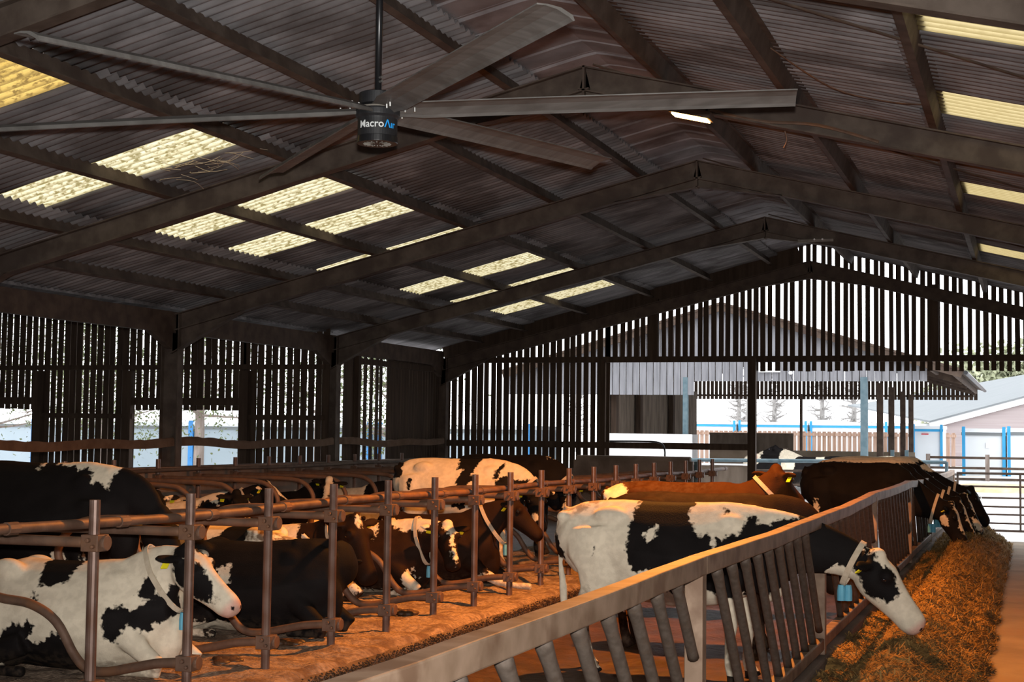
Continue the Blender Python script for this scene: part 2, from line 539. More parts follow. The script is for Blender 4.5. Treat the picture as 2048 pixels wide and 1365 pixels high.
# portal frames
for y in FRAMES:
    mb = MB()
    gab = y > 32
    dd = .14 if gab else 0.0
    dp = .26
    for side, xe in ((-1, XL), (1, XE)):
        dp = .35 if (side > 0 and y == 9.35) else .26
        xa = XR
        p0 = Vector((xa, y, ZT(xa) - dd)); p1 = Vector((xe, y, ZT(xe) - dd))
        a = (p1 - p0).normalized()
        up = Vector((SL * side * -1 * -1, 0, 1)).normalized()
        up = Vector((side * SL, 0, 1)).normalized()
        for off, wd, ht in ((-.007, .15, .016), (-dp + .007, .15, .016), (-dp / 2, .014, dp)):
            mb.beam(p0 + up * off, p1 + up * off, wd, ht, up=up)
        # apex and eave haunches
        L = 1.25
        q = p0 + a * L
        mb.add([(p0.x, y - .007, p0.z - dp), (q.x, y - .007, q.z - dp), (p0.x, y - .007, p0.z - dp - .12),
                (p0.x, y + .007, p0.z - dp), (q.x, y + .007, q.z - dp), (p0.x, y + .007, p0.z - dp - .12)],
               [(0, 1, 2), (5, 4, 3), (0, 2, 5, 3), (1, 4, 5, 2)])
        mb.beam(Vector((p0.x, y, p0.z - dp - .12)), Vector((q.x, y, q.z - dp)), .15, .014, up=up)
        L = 1.3
        q = p1 - a * L
        mb.add([(p1.x, y - .007, p1.z - dp), (q.x, y - .007, q.z - dp), (p1.x, y - .007, p1.z - dp - .36),
                (p1.x, y + .007, p1.z - dp), (q.x, y + .007, q.z - dp), (p1.x, y + .007, p1.z - dp - .36)],
               [(0, 1, 2), (5, 4, 3), (0, 2, 5, 3), (1, 4, 5, 2)])
        mb.beam(Vector((p1.x, y, p1.z - dp - .36)), Vector((q.x, y, q.z - dp)), .15, .014, up=up)
        # column
        for dx, wx, wy in ((-.15, .016, .17), (.15, .016, .17), (0, .3, .014)):
            mb.bb(xe + dx - wx / 2, xe + dx + wx / 2, y - wy / 2, y + wy / 2, -.3, ZT(xe) - dd + .02)
    mb.bb(XR - .012, XR + .012, y - .075, y + .075, ZT(XR) - dp - .14, ZT(XR) - dd + .0)
    struct('portal_frame', mb, M['steel_dark'] if gab else M['steel'])

# purlins
for side, offs in ((-1, (.87, 2.19, 3.54, 5.04, 6.51, 7.57)), (1, (.87, 2.23, 3.62, 5.04, 6.5, 7.57))):
    for u in offs:
        x = XR + side * u
        mb = MB()
        up = Vector((side * SL, 0, 1)).normalized()
        rt = Vector((1, 0, -side * SL)).normalized()
        c = Vector((x, 0, ZT(x)))
        L = Y1 - Y0 - .1
        yc = (Y0 + Y1) / 2
        ax = (rt, Vector((0, 1, 0)), up)
        mb.box(c + Vector((0, yc, 0)) + up * .098, (.008, L, .196), ax=ax)
        mb.box(c + Vector((0, yc, 0)) + up * .005 - rt * side * .035, (.075, L, .009), ax=ax)
        mb.box(c + Vector((0, yc, 0)) + up * .19 + rt * side * .03, (.06, L, .008), ax=ax)
        struct('purlin', mb, M['steel'])
# eave beams and their small knee haunches
for xe in (XL, XE):
    mb = MB()
    mb.bb(xe - .06, xe + .06, Y0, 32.6, 3.46, 3.80)
    for y in FRAMES:
        for s_ in (-1, 1):
            mb.add([(xe - .05, y + s_ * .1, 3.46), (xe - .05, y + s_ * .75, 3.46), (xe - .05, y + s_ * .1, 3.2),
                    (xe + .05, y + s_ * .1, 3.46), (xe + .05, y + s_ * .75, 3.46), (xe + .05, y + s_ * .1, 3.2)],
                   [(0, 1, 2), (5, 4, 3), (0, 2, 5, 3), (1, 4, 5, 2), (0, 3, 4, 1)])
    struct('eave_beam', mb, M['steel_dark'])
# thin sag rods between purlins
mb = MB()
for y in (12.3, 18.1, 23.9, 29.7):
    for side in (1,):
        a = Vector((XR, y - 2.6, ZT(XR) + .1)); b = Vector((XR + side * 7.5, y + 2.4, ZT(XR + side * 7.5) + .1))
        mb.tube([a, b], .011, 5)
struct('wind_brace', mb, M['steel_dark'])


# slatted walls
def boards(mb, x0, x1, y, zb, zt, pitch=.16, wmin=.112, wmax=.142, thick=.022, axis='x', skip=()):
    x = x0
    while x < x1:
        wd = random.uniform(wmin, wmax)
        a, b = x + (pitch - wd) * random.uniform(.2, .8), 0
        b = a + wd
        t = random.uniform(-.012, .012)
        z0 = (zb(x) if callable(zb) else zb) + random.uniform(-.012, .012); z1a = zt(a) if callable(zt) else zt; z1b = zt(b) if callable(zt) else zt
        if z1a > z0 + .05:
            if axis == 'x':
                P = [(a, y, z0), (b, y, z0), (b + t, y, z1b), (a + t, y, z1a)]
                Q = [(p[0], p[1] + thick, p[2]) for p in P]
            else:
                P = [(y, a, z0), (y, b, z0), (y, b + t, z1b), (y, a + t, z1a)]
                Q = [(p[0] + thick, p[1], p[2]) for p in P]
            mb.add(P + Q, [(0, 1, 2, 3), (7, 6, 5, 4), (0, 4, 5, 1), (1, 5, 6, 2), (2, 6, 7, 3), (3, 7, 4, 0)])
        x += pitch


mb = MB()
top = lambda x: ZT(x) + .27
boards(mb, -12.95, -9.07, 32.72, 1.12, top)
mb.beam((-13, 32.70, ZT(-13) + .05), (-4.7, 32.70, ZT(-4.7) + .05), .03, .42)
boards(mb, -9.07, -5.74, 32.72, 3.57, top, wmin=.102, wmax=.124)
boards(mb, -5.74, 4.0, 32.72, 3.33, top, wmin=.092, wmax=.116)
mb.bb(-12.9, 4.0, 32.62, 32.71, 3.53, 3.66)
mb.bb(-12.9, -5.7, 32.60, 32.70, 1.60, 1.74)
mb.bb(-8.0, -7.82, 32.6, 32.71, 3.6, 4.95)
mb.bb(-1.98, -1.80, 32.6, 32.71, 3.6, 5.15)
mb.bb(-9.17, -9.03, 32.6, 32.72, -.3, 3.6)
mb.bb(-5.80, -5.63, 32.52, 32.70, -.3, 3.6)
mb.bb(3.9, 4.08, 32.55, 32.7, -.3, 3.7)
struct('wall_back', mb, M['slat'])
mb = MB()
mb.bb(-12.95, -8.95, 32.62, 32.8, -.3, 1.14)
struct('wall_back', mb, M['concrete_dark'])

# last bay of the left wall: wide gaps first, then close boarding
mb = MB()
boards(mb, 26.95, 27.33, -13.08, .9, 3.55, pitch=.19, wmin=.175, wmax=.185, axis='y')
boards(mb, 27.46, 28.0, -13.08, .9, 3.55, pitch=.18, wmin=.165, wmax=.178, axis='y')
boards(mb, 28.05, 29.75, -13.08, .9, 3.55, pitch=.29, wmin=.12, wmax=.15, axis='y')
boards(mb, 29.75, 32.6, -13.08, .9, 3.55, pitch=.155, wmin=.135, wmax=.15, axis='y')
mb.bb(-13.06, -12.96, 27.95, 28.08, -.2, 3.6)
mb.bb(-13.06, -12.98, 28.0, 32.6, 3.3, 3.42)
struct('wall_left', mb, M['slat'])
mb = MB()
mb.bb(-13.0, -12.75, -3, 32.6, -.3, 1.26)
mb.bb(-13.02, -12.72, -3, 32.6, 1.26, 1.33)
struct('wall_left', mb, M['concrete_dark'], bevel=.01)
for (a, b) in ((9.4, 15.1), (15.3, 20.85), (21.05, 26.65), (26.85, 32.5)):
    mb = MB()
    n = 14
    pts = [(-12.9, a + (b - a) * i / n, 1.71 + .02 * math.sin(i * .9) - .05 * math.sin(PI * i / n)) for i in range(n + 1)]
    for p, q in zip(pts[:-1], pts[1:]): mb.beam(p, q, .08, .11)
    # caked dust on top
    mb.tube([(p[0], p[1], p[2] + .05 + random.uniform(-.006, .012)) for p in smooth_path(pts, 3)], .035, 6)
    struct('trim_1', mb, M['rail_wood'])

# gable of the side wing, square to the view
WY = 26.6
mb = MB()
wt = lambda x: 3.95 + .10 * (-13 - x)
segs = [(-23.4, -22.0, 0), (-22.0, -19.76, 1), (-19.76, -17.36, 0), (-17.36, -14.88, 1), (-14.88, -13.05, 0)]
for a, b, op in segs:
    boards(mb, a, b, WY, 2.3 if op else .3, wt, wmin=.118, wmax=.142)
mb.bb(-23.4, -13.05, WY - .1, WY - .01, 3.12, 3.22)
for a, b, op in segs:
    if op: mb.bb(a - .1, b + .1, WY - .1, WY - .01, 2.40, 2.55)
    else: mb.bb(a, b, WY - .1, WY - .01, 2.12, 2.22)
for x in (-19.66, -17.48, -14.78): mb.bb(x - .1, x + .1, WY - .14, WY, -.3, 3.1)
mb.bb(-19.6, -17.5, WY - .1, WY - .01, .86, .96)
struct('wall_front', mb, M['slat'])
mb = MB()
vs = [(-13.05, -3, 3.86), (-13.05, WY + .3, 3.86), (-24, WY + .3, 5.0), (-24, -3, 5.0)]
mb.add(vs + [(v[0], v[1], v[2] + .05) for v in vs], [(3, 2, 1, 0), (4, 5, 6, 7), (0, 1, 5, 4), (1, 2, 6, 5), (2, 3, 7, 6), (3, 0, 4, 7)])
struct('ceiling', mb, M['sheet'])

mb = MB()
boards(mb, -12.9, -1.9, -3.05, -.3, lambda x: ZT(x) + .1, wmin=.14, wmax=.155)  # unseen near end, added to cut indoor daylight, with an opening at the right
boards(mb, -1.9, 4.1, -3.05, 3.3, lambda x: ZT(x) + .1, wmin=.14, wmax=.155)
struct('wall_front', mb, M['slat'])
mb = MB()
boards(mb, -3, WY, -23.5, -.4, 5.0, axis='y', wmin=.14, wmax=.155)  # unseen outer and near wing walls, added to darken the left side
boards(mb, -23.4, -13.0, -3.0, -.4, wt, wmin=.14, wmax=.155)
struct('wall_left', mb, M['slat'])
# unseen right-hand wall, added and boarded close to block excess daylight
mb = MB()
boards(mb, -3.0, 32.6, 4.15, 1.4, 3.75, axis='y', wmin=.14, wmax=.155)
mb.bb(4.1, 4.3, -3, 32.6, -.3, 1.4)
struct('wall_right_unseen', mb, M['slat'])

# ------------------------------------------------------------------ floors
AL1, AL2, BED = -.12, -.02, .05


def grid(name, x0, x1, y0, y1, zf, mt, nx, ny, kind='structure', parent=None):
    vs = []; fs = []
    for j in range(ny + 1):
        for i in range(nx + 1):
            x = x0 + (x1 - x0) * i / nx; y = y0 + (y1 - y0) * j / ny
            vs.append((x, y, zf(x, y)))
    for j in range(ny):
        for i in range(nx):
            a = j * (nx + 1) + i
            fs.append((a, a + 1, a + nx + 2, a + nx + 1))
    mb = MB(); mb.add(vs, fs)
    o = mb.build(name, mt, parent, smooth=True)
    o['kind'] = kind
    return o


from mathutils import noise as mnoise
nz = lambda x, y, s, z=0.0: mnoise.noise(Vector((x * s, y * s, z)))
grid('floor', -1.75, 4.15, -3, 32.9, lambda x, y: -.15 - .004 * max(0, y - 20) + .006 * nz(x, y, 2), M['concrete'], 24, 120)
grid('floor', -5.45, -1.6, -3, 33.5, lambda x, y: AL1 + .02 * nz(x, y, 3) + .012 * nz(x, y, 9), M['slurry'], 60, 260)
grid('floor', -10.45, -7.9, -3, 32.6, lambda x, y: AL2 + .012 * nz(x, y, 3), M['slurry'], 14, 120)
# yard outside rises gently away from the barn


def zyard(x, y):
    t = min(1, max(0, (y - 38) / 9.0))
    return -.33 + 1.05 * t * t * (3 - 2 * t) + .02 * nz(x, y, .6)


grid('ground', -70, 50, 32.95, 140, zyard, M['snow'], 60, 80)
grid('ground', -70, -13.05, -10, 32.95, lambda x, y: -.33 + 1.0 * min(1, max(0, (-14 - x) / 12)) + .02 * nz(x, y, .6), M['snow'], 30, 30)
# raised cubicle beds: concrete kerb with sawdust on top
for (xa, xb) in ((-8.0, -5.3), (-12.75, -10.4)):
    mb = MB()
    mb.bb(xa, xb, -2, 32.3, -.3, BED - .05)
    struct('floor', mb, M['concrete_dark'], bevel=.02)


def bedz(x, y):
    e = min(x + 8.0, -5.3 - x)
    edge = min(1, max(0, e / .16)); edge = edge * edge * (3 - 2 * edge)
    if -5.3 - x > .5 or x + 8 < .3: pass
    lump = .036 * nz(x, y, 2.2) + .018 * nz(x, y, 6, 3) + .010 * nz(x, y, 17, 5)
    return -.06 * (1 - edge) + edge * (BED - .01 + lump * 1.3)


o = grid('sawdust_bedding', -8.0, -5.30, 2, 31.2, bedz, M['sawdust'], 64, 560, kind='stuff')
tag(o, 'loose tan sawdust bedding under the long front row of cubicles', 'bedding')
o = grid('sawdust_bedding', -12.74, -10.4, 2, 32.2, lambda x, y: BED + .03 * nz(x, y, 3), M['sawdust'], 16, 120, kind='stuff')
tag(o, 'dim sawdust bedding along the low left wall behind', 'bedding')

# crust of dark dung trodden along the front edge of the bed
mb = MB()
for i in range(14000):
    y = random.uniform(4, 31)
    x = -5.27 + random.gauss(0, .035)
    z = random.uniform(-.11, .02)
    r = random.uniform(.004, .012)
    mb.ell((x, y, z), (r, r * random.uniform(.7, 1.5), r * .8), 5, 3)
o = mb.build('dung_crust', M['slurry'], smooth=True)
tag(o, 'dark crust of trodden dung along the sawdust edge', 'dung', kind='stuff')

# ------------------------------------------------------------------ feed along the fence
def feedz(x, y):
    c = -.98 + .10 * nz(0, y, .35, 2)
    wdt = .46 + .06 * nz(0, y, .8, 9)
    d = (x - c) / wdt
    hgt = .40 + .07 * nz(0, y, .5, 4)
    if y < 13.5: hgt *= .62 + .38 * max(0, (y - 10) / 3.5)
    z = hgt * math.exp(-d * d * 1.5)
    if x < c: z = max(z, .10 + .06 * nz(x, y, 1.5, 7))
    z += .05 * nz(x, y, 4) + .03 * nz(x, y, 11, 3) + .012 * nz(x, y, 30, 1)
    edge = min(1, max(0, (-.36 + .07 * nz(0, y, 1.3, 5) - x) / .14))
    endf = min(1, max(0, (31.6 - y) / .8))
    return -.2 + (z + .1) * edge * endf + .04 * (edge * endf > 0)


nx, ny = 60, 760
xs = np.linspace(-1.66, -.22, nx + 1); ys = np.linspace(4.0, 31.8, ny + 1)
zg = np.array([[feedz(x, y) for x in xs] for y in ys])
vs = [(xs[i], ys[j], zg[j, i]) for j in range(ny + 1) for i in range(nx + 1)]
fs = [(j * (nx + 1) + i, j * (nx + 1) + i + 1, (j + 1) * (nx + 1) + i + 1, (j + 1) * (nx + 1) + i) for j in range(ny) for i in range(nx)]
NS = 42000
cy = 9.5 + 22 * RNG.random(NS) ** 1.3
cx = -1.62 + 1.38 * RNG.random(NS)
gi = np.clip(((cx + 1.66) / 1.44 * nx).astype(int), 0, nx - 1); gj = np.clip(((cy - 4) / 27.8 * ny).astype(int), 0, ny - 1)
cz = zg[gj, gi] + .004
ok = cz > -.17
cx, cy, cz = cx[ok], cy[ok], cz[ok]
n = len(cx)
az = RNG.random(n) * 2 * PI; el = RNG.normal(0, .35, n); L = .025 + .05 * RNG.random(n); wd = .0025 + .003 * RNG.random(n)
d = np.stack([np.cos(az) * np.cos(el), np.sin(az) * np.cos(el), np.sin(el)], 1) * L[:, None]
s_ = np.stack([-np.sin(az), np.cos(az), np.zeros(n)], 1) * wd[:, None]
c_ = np.stack([cx, cy, cz + .006], 1)
q = np.stack([c_ - d - s_, c_ + d - s_, c_ + d + s_, c_ - d + s_], 1).reshape(-1, 3)
base = len(vs)
vs += q.tolist()
fs += [(base + 4 * i, base + 4 * i + 1, base + 4 * i + 2, base + 4 * i + 3) for i in range(n)]
M['feed'] = mat('chopped_silage', (.16, .09, .026), (.34, .20, .062), 7, 1.0, detail=8, c3=(.09, .06, .022), scale3=5, amount3=.8)
mb = MB(); mb.add(vs, fs)
o = mb.build('silage_feed', M['feed'])
tag(o, 'long heap of chopped silage lying along the feed fence', 'feed', kind='stuff')

# kerb the fence stands on
mb = MB(); mb.bb(-1.86, -1.62, -2, 36.3, -.3, .10)
struct('trim_2', mb, M['concrete_dark'], bevel=.02)

# ------------------------------------------------------------------ feed fence: welded panels
POSTS = (3.0, 8.03, 13.06, 17.66, 22.9, 27.66, 32.0, 36.2)
ZRAIL = (1.305, 1.292, 1.275, 1.305, 1.292, 1.232, 1.193, 1.19)
NECKS = (12.75, 24.3, 25.6, 26.9, 28.3)
PLAB = ('with its far post splitting the view of the large white rump', 'that the near black and white cow feeds through',
        'with the narrow bright chink between its bars', 'just short of the row of feeding black heads', 'behind the necks of the feeding black cows',
        'beside the last feeding heads under the gable', 'end panel out by the yard gate')
for i in range(7):
    ya, yb = POSTS[i], POSTS[i + 1]
    za, zb = ZRAIL[i] - .05, ZRAIL[i + 1] - .05
    t = tag(empty('feed_fence_panel', (-1.7, ya, -.15)), 'feed fence panel ' + PLAB[i], 'fence', 'feed fence panels')
    off = Vector((-1.7, ya, -.15))

    def loc(p): return tuple(Vector(p) - off)
    mb = MB()
    n = 10
    pts = []
    for k in range(n + 1):
        f = k / n
        sag = -.012 * math.sin(PI * f) + .008 * nz(0, ya + f * 5, .9, 3)
        pts.append((-1.7 + .012 * nz(3, ya + f * 5, .7), ya + (yb - ya) * f, za + (zb - za) * f + sag))
    mb.sweep([loc(p) for p in pts], .05, .05)
    mb.build('top_rail', M['galv_rail'], t, bevel=.008)
    mb = MB(); mb.beam(loc((-1.7, ya, .20)), loc((-1.7, yb, .185)), .09, .10)
    mb.build('bottom_rail', M['galv_rail'], t, bevel=.012)
    mb = MB(); mb.box(loc((-1.7, yb - .05, (zb - .15) / 2)), (.10, .10, zb + .15))
    mb.build('post', M['galv_rail'], t, bevel=.006)
    y = ya + .50
    gapn = .445
    while y < yb - .15:
        f = (y - ya) / (yb - ya)
        zt = za + (zb - za) * f - .04
        dy = .94
        zl = .23
        if y + dy > yb - .10:            # meets the post instead
            fr = (yb - .10 - y) / dy
            zl = zt - (zt - .23) * fr; dyy = dy * fr
        else: dyy = dy
        clash = any(abs(y + dyy * min(1, (zt - .88) / max(zt - zl, .05)) - c) < .19 and i in (1, 4, 5) for c in NECKS)
        if not clash and zt - zl > .12:
            mb = MB()
            a = Vector((-1.7, y, zt)); b = Vector((-1.7, y + dyy, zl))
            pts = [a.lerp(b, s) for s in (0, .05, .12, .5, .92, 1)]
            mb.tube([loc(p) for p in pts], [.034, .036, .031, .031, .031, .033], 10)
            bar = mb.build('bar', M['galv'], t, smooth=True)
        y += gapn

# ------------------------------------------------------------------ cubicle dividers
ORD = ('first', 'second', 'third', 'fourth', 'fifth', 'sixth', 'seventh', 'eighth', 'ninth', 'tenth', 'eleventh', 'twelfth', 'thirteenth', 'fourteenth', 'fifteenth', 'sixteenth', 'seventeenth', 'eighteenth')
WAVE = [(0, 1.19), (-1.0, 1.185), (-1.62, 1.17), (-1.86, 1.10), (-1.985, .95), (-1.985, .82), (-1.88, .70), (-1.66, .635), (-1.38, .60), (-1.15, .48),
        (-.98, .24), (-.86, .145), (-.70, .135), (-.45, .185), (-.25, .225), (0, .245)]


def divider(name, x, y, d, label, group, bend=0.0):
    """d = -1: loop reaches towards -X"""
    t = tag(empty(name, (x, y, BED - .06)), label, 'cubicle divider', group)
    mb = MB()
    mb.cyl((0, 0, 0), (0, 0, 1.48), .036, 14)
    mb.build('post', M['pipe_worn'], t, smooth=False)
    pts = smooth_path([(-d * px, .03 + bend * px * .02, pz + .01) for px, pz in WAVE], 5)
    mb = MB(); mb.tube(pts, .036, 10)
    mb.build('loop', M['pipe'], t, smooth=True)
    for z in (1.20, .255):
        mb = MB()
        mb.box((0, .01, z), (.13, .13, .11))
        mb.cyl((d * -.085, .03, z), (d * -.02, .03, z), .052, 12)
        mb.cyl((.0, -.085, z + .02), (.0, -.05, z + .02), .016, 8)
        mb.cyl((.035, -.085, z - .02), (.035, -.05, z - .02), .014, 8)
        mb.build('clamp', M['pipe'], t, bevel=.018)
    return t


BES = {1: 'in front of the patched white cow at the near end', 0: 'nearest the camera'}
for k in range(-1, 18):
    y = 8.44 + 1.19 * k
    j = k + 1
    lab = '%s rusty wave-shaped cubicle divider from the near end of the front row' % (ORD[j] if j < 18 else ('nineteenth', 'twentieth', 'last')[j - 18])
    divider('cubicle_divider', -5.79, y, -1, lab, 'dividers of the front cubicle row', random.uniform(-1, 1))
for k in range(12):
    y = 16.25 + 1.165 * k
    lab = '%s dark looped cubicle divider from the near end of the back row' % ORD[k]
    divider('cubicle_divider', -12.45, y, 1, lab, 'dividers of the back cubicle row', random.uniform(-1, 1))

mb = MB()
pts = [(-5.875, y, 1.315 - .0035 * (y - 7) + .012 * math.sin(y * 1.1)) for y in np.arange(5.5, 31.5, 1.0)]
mb.tube(pts, .034, 10)
o = tag(mb.build('head_rail', M['pipe'], smooth=True), 'long rust-orange pipe rail running along the tops of the front dividers', 'rail')
for y in np.arange(7.7, 31, 1.19):
    c = MB(); z = 1.315 - .0035 * (y - 7) + .012 * math.sin(y * 1.1)
    c.cyl((-5.875, y - .05, z), (-5.875, y + .05, z), .041, 10)
    c.build('joint_band', M['pipe'], o)
mb = MB()
for x, z in ((-12.3, 1.30), (-12.25, 1.12)):
    mb.tube([(x, y, z + .01 * math.sin(y)) for y in np.arange(12, 31.5, 1.0)], .03, 8)
tag(mb.build('head_rail', M['steel'], smooth=True), 'dark pipe rails along the low left wall', 'rail')

for lab, x, y, r in (('dark dung lump on the sawdust between the first two clear posts', -6.22, 10.97, .13), ('dark dung lump on the sawdust before the plain black cow', -6.23, 12.05, .12),
                     ('small dark dung lump below the red brown cows', -6.15, 14.48, .11)):
    mb = MB()
    for q in range(16): mb.ell((x + random.gauss(0, r * .5), y + random.gauss(0, r * .4), BED + .008), (r * random.uniform(.35, .7), r * random.uniform(.3, .55), random.uniform(.02, .038)), 10, 6)
    tag(mb.build('dung_lump', M['slurry'], smooth=True), lab, 'dung')

# ------------------------------------------------------------------ ceiling fan
HUB = Vector((-4.40, 9.73, 4.19))
fan = tag(empty('ceiling_fan', HUB), 'huge six-bladed black ceiling fan hanging from the ridge', 'ceiling fan')
nrm = Vector((-.0237, -.0255, 1)).normalized()
mb = MB()


def ring(mb, prof, n=48):
    vs = []
    for (r, z) in prof:
        for k in range(n):
            a = 2 * PI * k / n
            vs.append((r * math.cos(a), r * math.sin(a), z))
    m = len(prof)
    fs = [(i * n + k, i * n + (k + 1) % n, (i + 1) * n + (k + 1) % n, (i + 1) * n + k) for i in range(m - 1) for k in range(n)]
    fs.append(tuple(range(n - 1, -1, -1))); fs.append(tuple((m - 1) * n + k for k in range(n)))
    mb.add(vs, fs)


ring(mb, [(.09, -.195), (.135, -.19), (.142, -.18), (.142, -.02), (.150, -.01), (.160, .0), (.160, .04), (.152, .05), (.02, .055)])
hub = mb.build('motor_housing', M['black'], fan, smooth=False, bevel=.004)
mb = MB(); ring(mb, [(.144, -.196), (.146, -.19), (.146, -.150), (.1435, -.147), (.1435, -.150)])
mb.build('bottom_band', M['black_gloss'], hub)
mb = MB()
for k in range(16):
    a = 2 * PI * k / 16
    mb.box((.075 * math.cos(a), .075 * math.sin(a), -.197), (.05, .008, .008), rz=a)
mb.build('vent_grille', M['dust'], hub)
mb = MB(); ring(mb, [(.02, .05), (.158, .05), (.152, .062), (.10, .066), (.02, .07)])
mb.build('hub_plate', M['dust'], fan)
mb = MB(); ring(mb, [(.02, .06), (.135, .085), (.135, .165), (.12, .172), (.03, .175)])
mb.build('gear_cover', M['black'], fan)
mb = MB(); mb.cyl((0, 0, .16), (0, 0, 1.52), .025, 16)
rod = mb.build('downrod', M['black_gloss'], fan, smooth=True)
mb = MB()
for z in (.25, .28): mb.cyl((.02, -.02, z), (.045, -.035, z), .009, 8)
mb.build('rod_bolt', M['bolt'], rod)
mb = MB(); mb.bb(-.10, .10, -.06, .06, 1.38, 1.54)
mb.build('mounting_bracket', M['steel'], fan)
for k in range(6):
    a = math.radians(12.99 + 60 * k)
    D = Vector((math.cos(a), math.sin(a), 0)); D = (D - nrm * D.dot(nrm)).normalized()
    W = D.cross(nrm) * -1            # left-hand edge direction
    mb = MB()
    prof = [(-.105, .008), (-.05, .022), (.02, .026), (.085, .006), (.100, -.020), (.092, -.026), (.07, -.012), (.0, .010), (-.06, .010), (-.104, .000)]
    p = math.radians(-12)
    vs = []
    secs = ((.14, .75), (.2, .8), (.32, 1.0), (1.2, 1.0), (2.2, 1.0), (2.96, 1.0))
    for (r, sc) in secs:
        for (x, z) in prof:
            x2 = (1.15 * x * math.cos(p) - z * math.sin(p)) * sc; z2 = (1.15 * x * math.sin(p) + z * math.cos(p)) * sc
            vs.append(D * r + W * x2 + nrm * (z2 + .045 - .02 * (r / 2.96) ** 2))
    n = len(prof)
    fs = [(i * n + j, i * n + (j + 1) % n, (i + 1) * n + (j + 1) % n, (i + 1) * n + j) for i in range(len(secs) - 1) for j in range(n)]
    fs.append(tuple(range(n - 1, -1, -1))); fs.append(tuple((len(secs) - 1) * n + j for j in range(n)))
    mb.add(vs, fs)
    bl = mb.build('blade', M['blade'], fan)
    mb = MB()
    for r in (.2, .27):
        c = D * r + nrm * .0 + W * .0
        mb.cyl(c + nrm * .025, c + nrm * .075, .0085, 8)
    mb.build('blade_bolt', M['bolt'], bl)


def wrap_text(body, size, rad, z, a0, mt, parent, name):
    cu = bpy.data.curves.new('txt', 'FONT')
    cu.body = body; cu.size = size; cu.extrude = .0006; cu.offset = .0008
    to = bpy.data.objects.new('txt', cu)
    COL.objects.link(to)
    bpy.context.view_layer.update()
    me = bpy.data.meshes.new_from_object(to.evaluated_get(bpy.context.evaluated_depsgraph_get()))
    bpy.data.objects.remove(to); bpy.data.curves.remove(cu)
    bm = bmesh.new(); bm.from_mesh(me)
    bmesh.ops.subdivide_edges(bm, edges=[e for e in bm.edges if e.calc_length() > .02], cuts=2)
    xmax = max(v.co.x for v in bm.verts)
    for v in bm.verts:
        an = a0 + v.co.x / rad
        r = rad + .0006 + v.co.z
        v.co = Vector((r * math.cos(an), r * math.sin(an), z + v.co.y))
    bm.to_mesh(me); bm.free()
    me.name = name
    me.materials.append(mt)
    o = bpy.data.objects.new(name, me); COL.objects.link(o); o.parent = parent
    return o, xmax


ang = math.atan2(-9.73, 4.40)
SZ = .074
half = .146
o, xm = wrap_text('Macro', SZ, .143, -.098, ang - half / .143, M['silver'], hub, 'lettering')
wrap_text('\u039b\u0131r', SZ, .143, -.098, ang - half / .143 + (xm + .004) / .143, M['sky_blue'], hub, 'lettering')

# ------------------------------------------------------------------ floodlight under the second truss
fld = tag(empty('floodlight', (-3.30, 15.16, 5.235)), 'glowing orange sodium floodlight fixed under the second roof truss', 'floodlight')
sl = Matrix.Rotation(.24, 3, 'Y')
mb = MB()
for c, d in (((0, 0, .035), (.44, .24, .07)), ((0, 0, .085), (.30, .14, .06))):
    mb.box(sl @ Vector(c), d, ax=(sl @ Vector((1, 0, 0)), Vector((0, 1, 0)), sl @ Vector((0, 0, 1))))
mb.build('housing', M['steel_dark'], fld)
mb = MB(); mb.box(sl @ Vector((0, -.0, -.008)), (.38, .19, .016), ax=(sl @ Vector((1, 0, 0)), Vector((0, 1, 0)), sl @ Vector((0, 0, 1))))
mb.build('glass', M['lamp_glass'], fld)
mb = MB(); mb.tube(smooth_path([(.2, 0, .06), (.7, .02, -.08), (1.3, .0, -.16), (1.9, .02, -.36)], 5), .018, 6)
mb.build('supply_cable', M['pipe'], fld)

tl = tag(empty('tube_light', (-3.55, 26.65, 5.38)), 'thin unlit tube light fixed under the third roof truss', 'tube light')
mb = MB(); mb.box((0, 0, 0), (.62, .07, .05)); mb.build('casing', M['dust'], tl)
for dx in (-.02, .12):
    mb = MB(); mb.ell((dx, -.04, .02), (.018, .018, .018), 8, 6); mb.build('end_cap', M['sign'], tl)
# stray wires and old straw hanging from the steelwork
for i, (lab, pts) in enumerate((
        ('loose wire sagging below the sheets near the right rooflights', [(-2.2, 13.4, 5.45), (-1.7, 13.9, 5.16), (-1.2, 14.2, 5.06), (-.86, 14.6, 5.10)]),
        ('short rusty wire hanging from the lit truss', [(-2.32, 15.1, 5.02), (-2.30, 15.1, 4.93), (-2.33, 15.1, 4.85)]))):
    mb = MB(); mb.tube(smooth_path(pts, 5), .006, 5)
    tag(mb.build('loose_wire', M['pipe']), lab, 'wire')
mb = MB()
for i in range(24):
    x = -8.7 + random.gauss(0, .25); y = 14.55 + random.gauss(0, .18); z = ZS(x) - .12
    a = random.uniform(0, 6.28)
    mb.tube(smooth_path([(x, y, z), (x + .2 * math.cos(a), y + .2 * math.sin(a), z - random.uniform(.0, .08)), (x + .35 * math.cos(a + .6), y + .35 * math.sin(a + .6), z - random.uniform(0, .10))], 3), .0028, 4)
tag(mb.build('nest_twigs', M['strap']), 'wispy old nest twigs caught beside a bright rooflight', 'nest', kind='stuff')

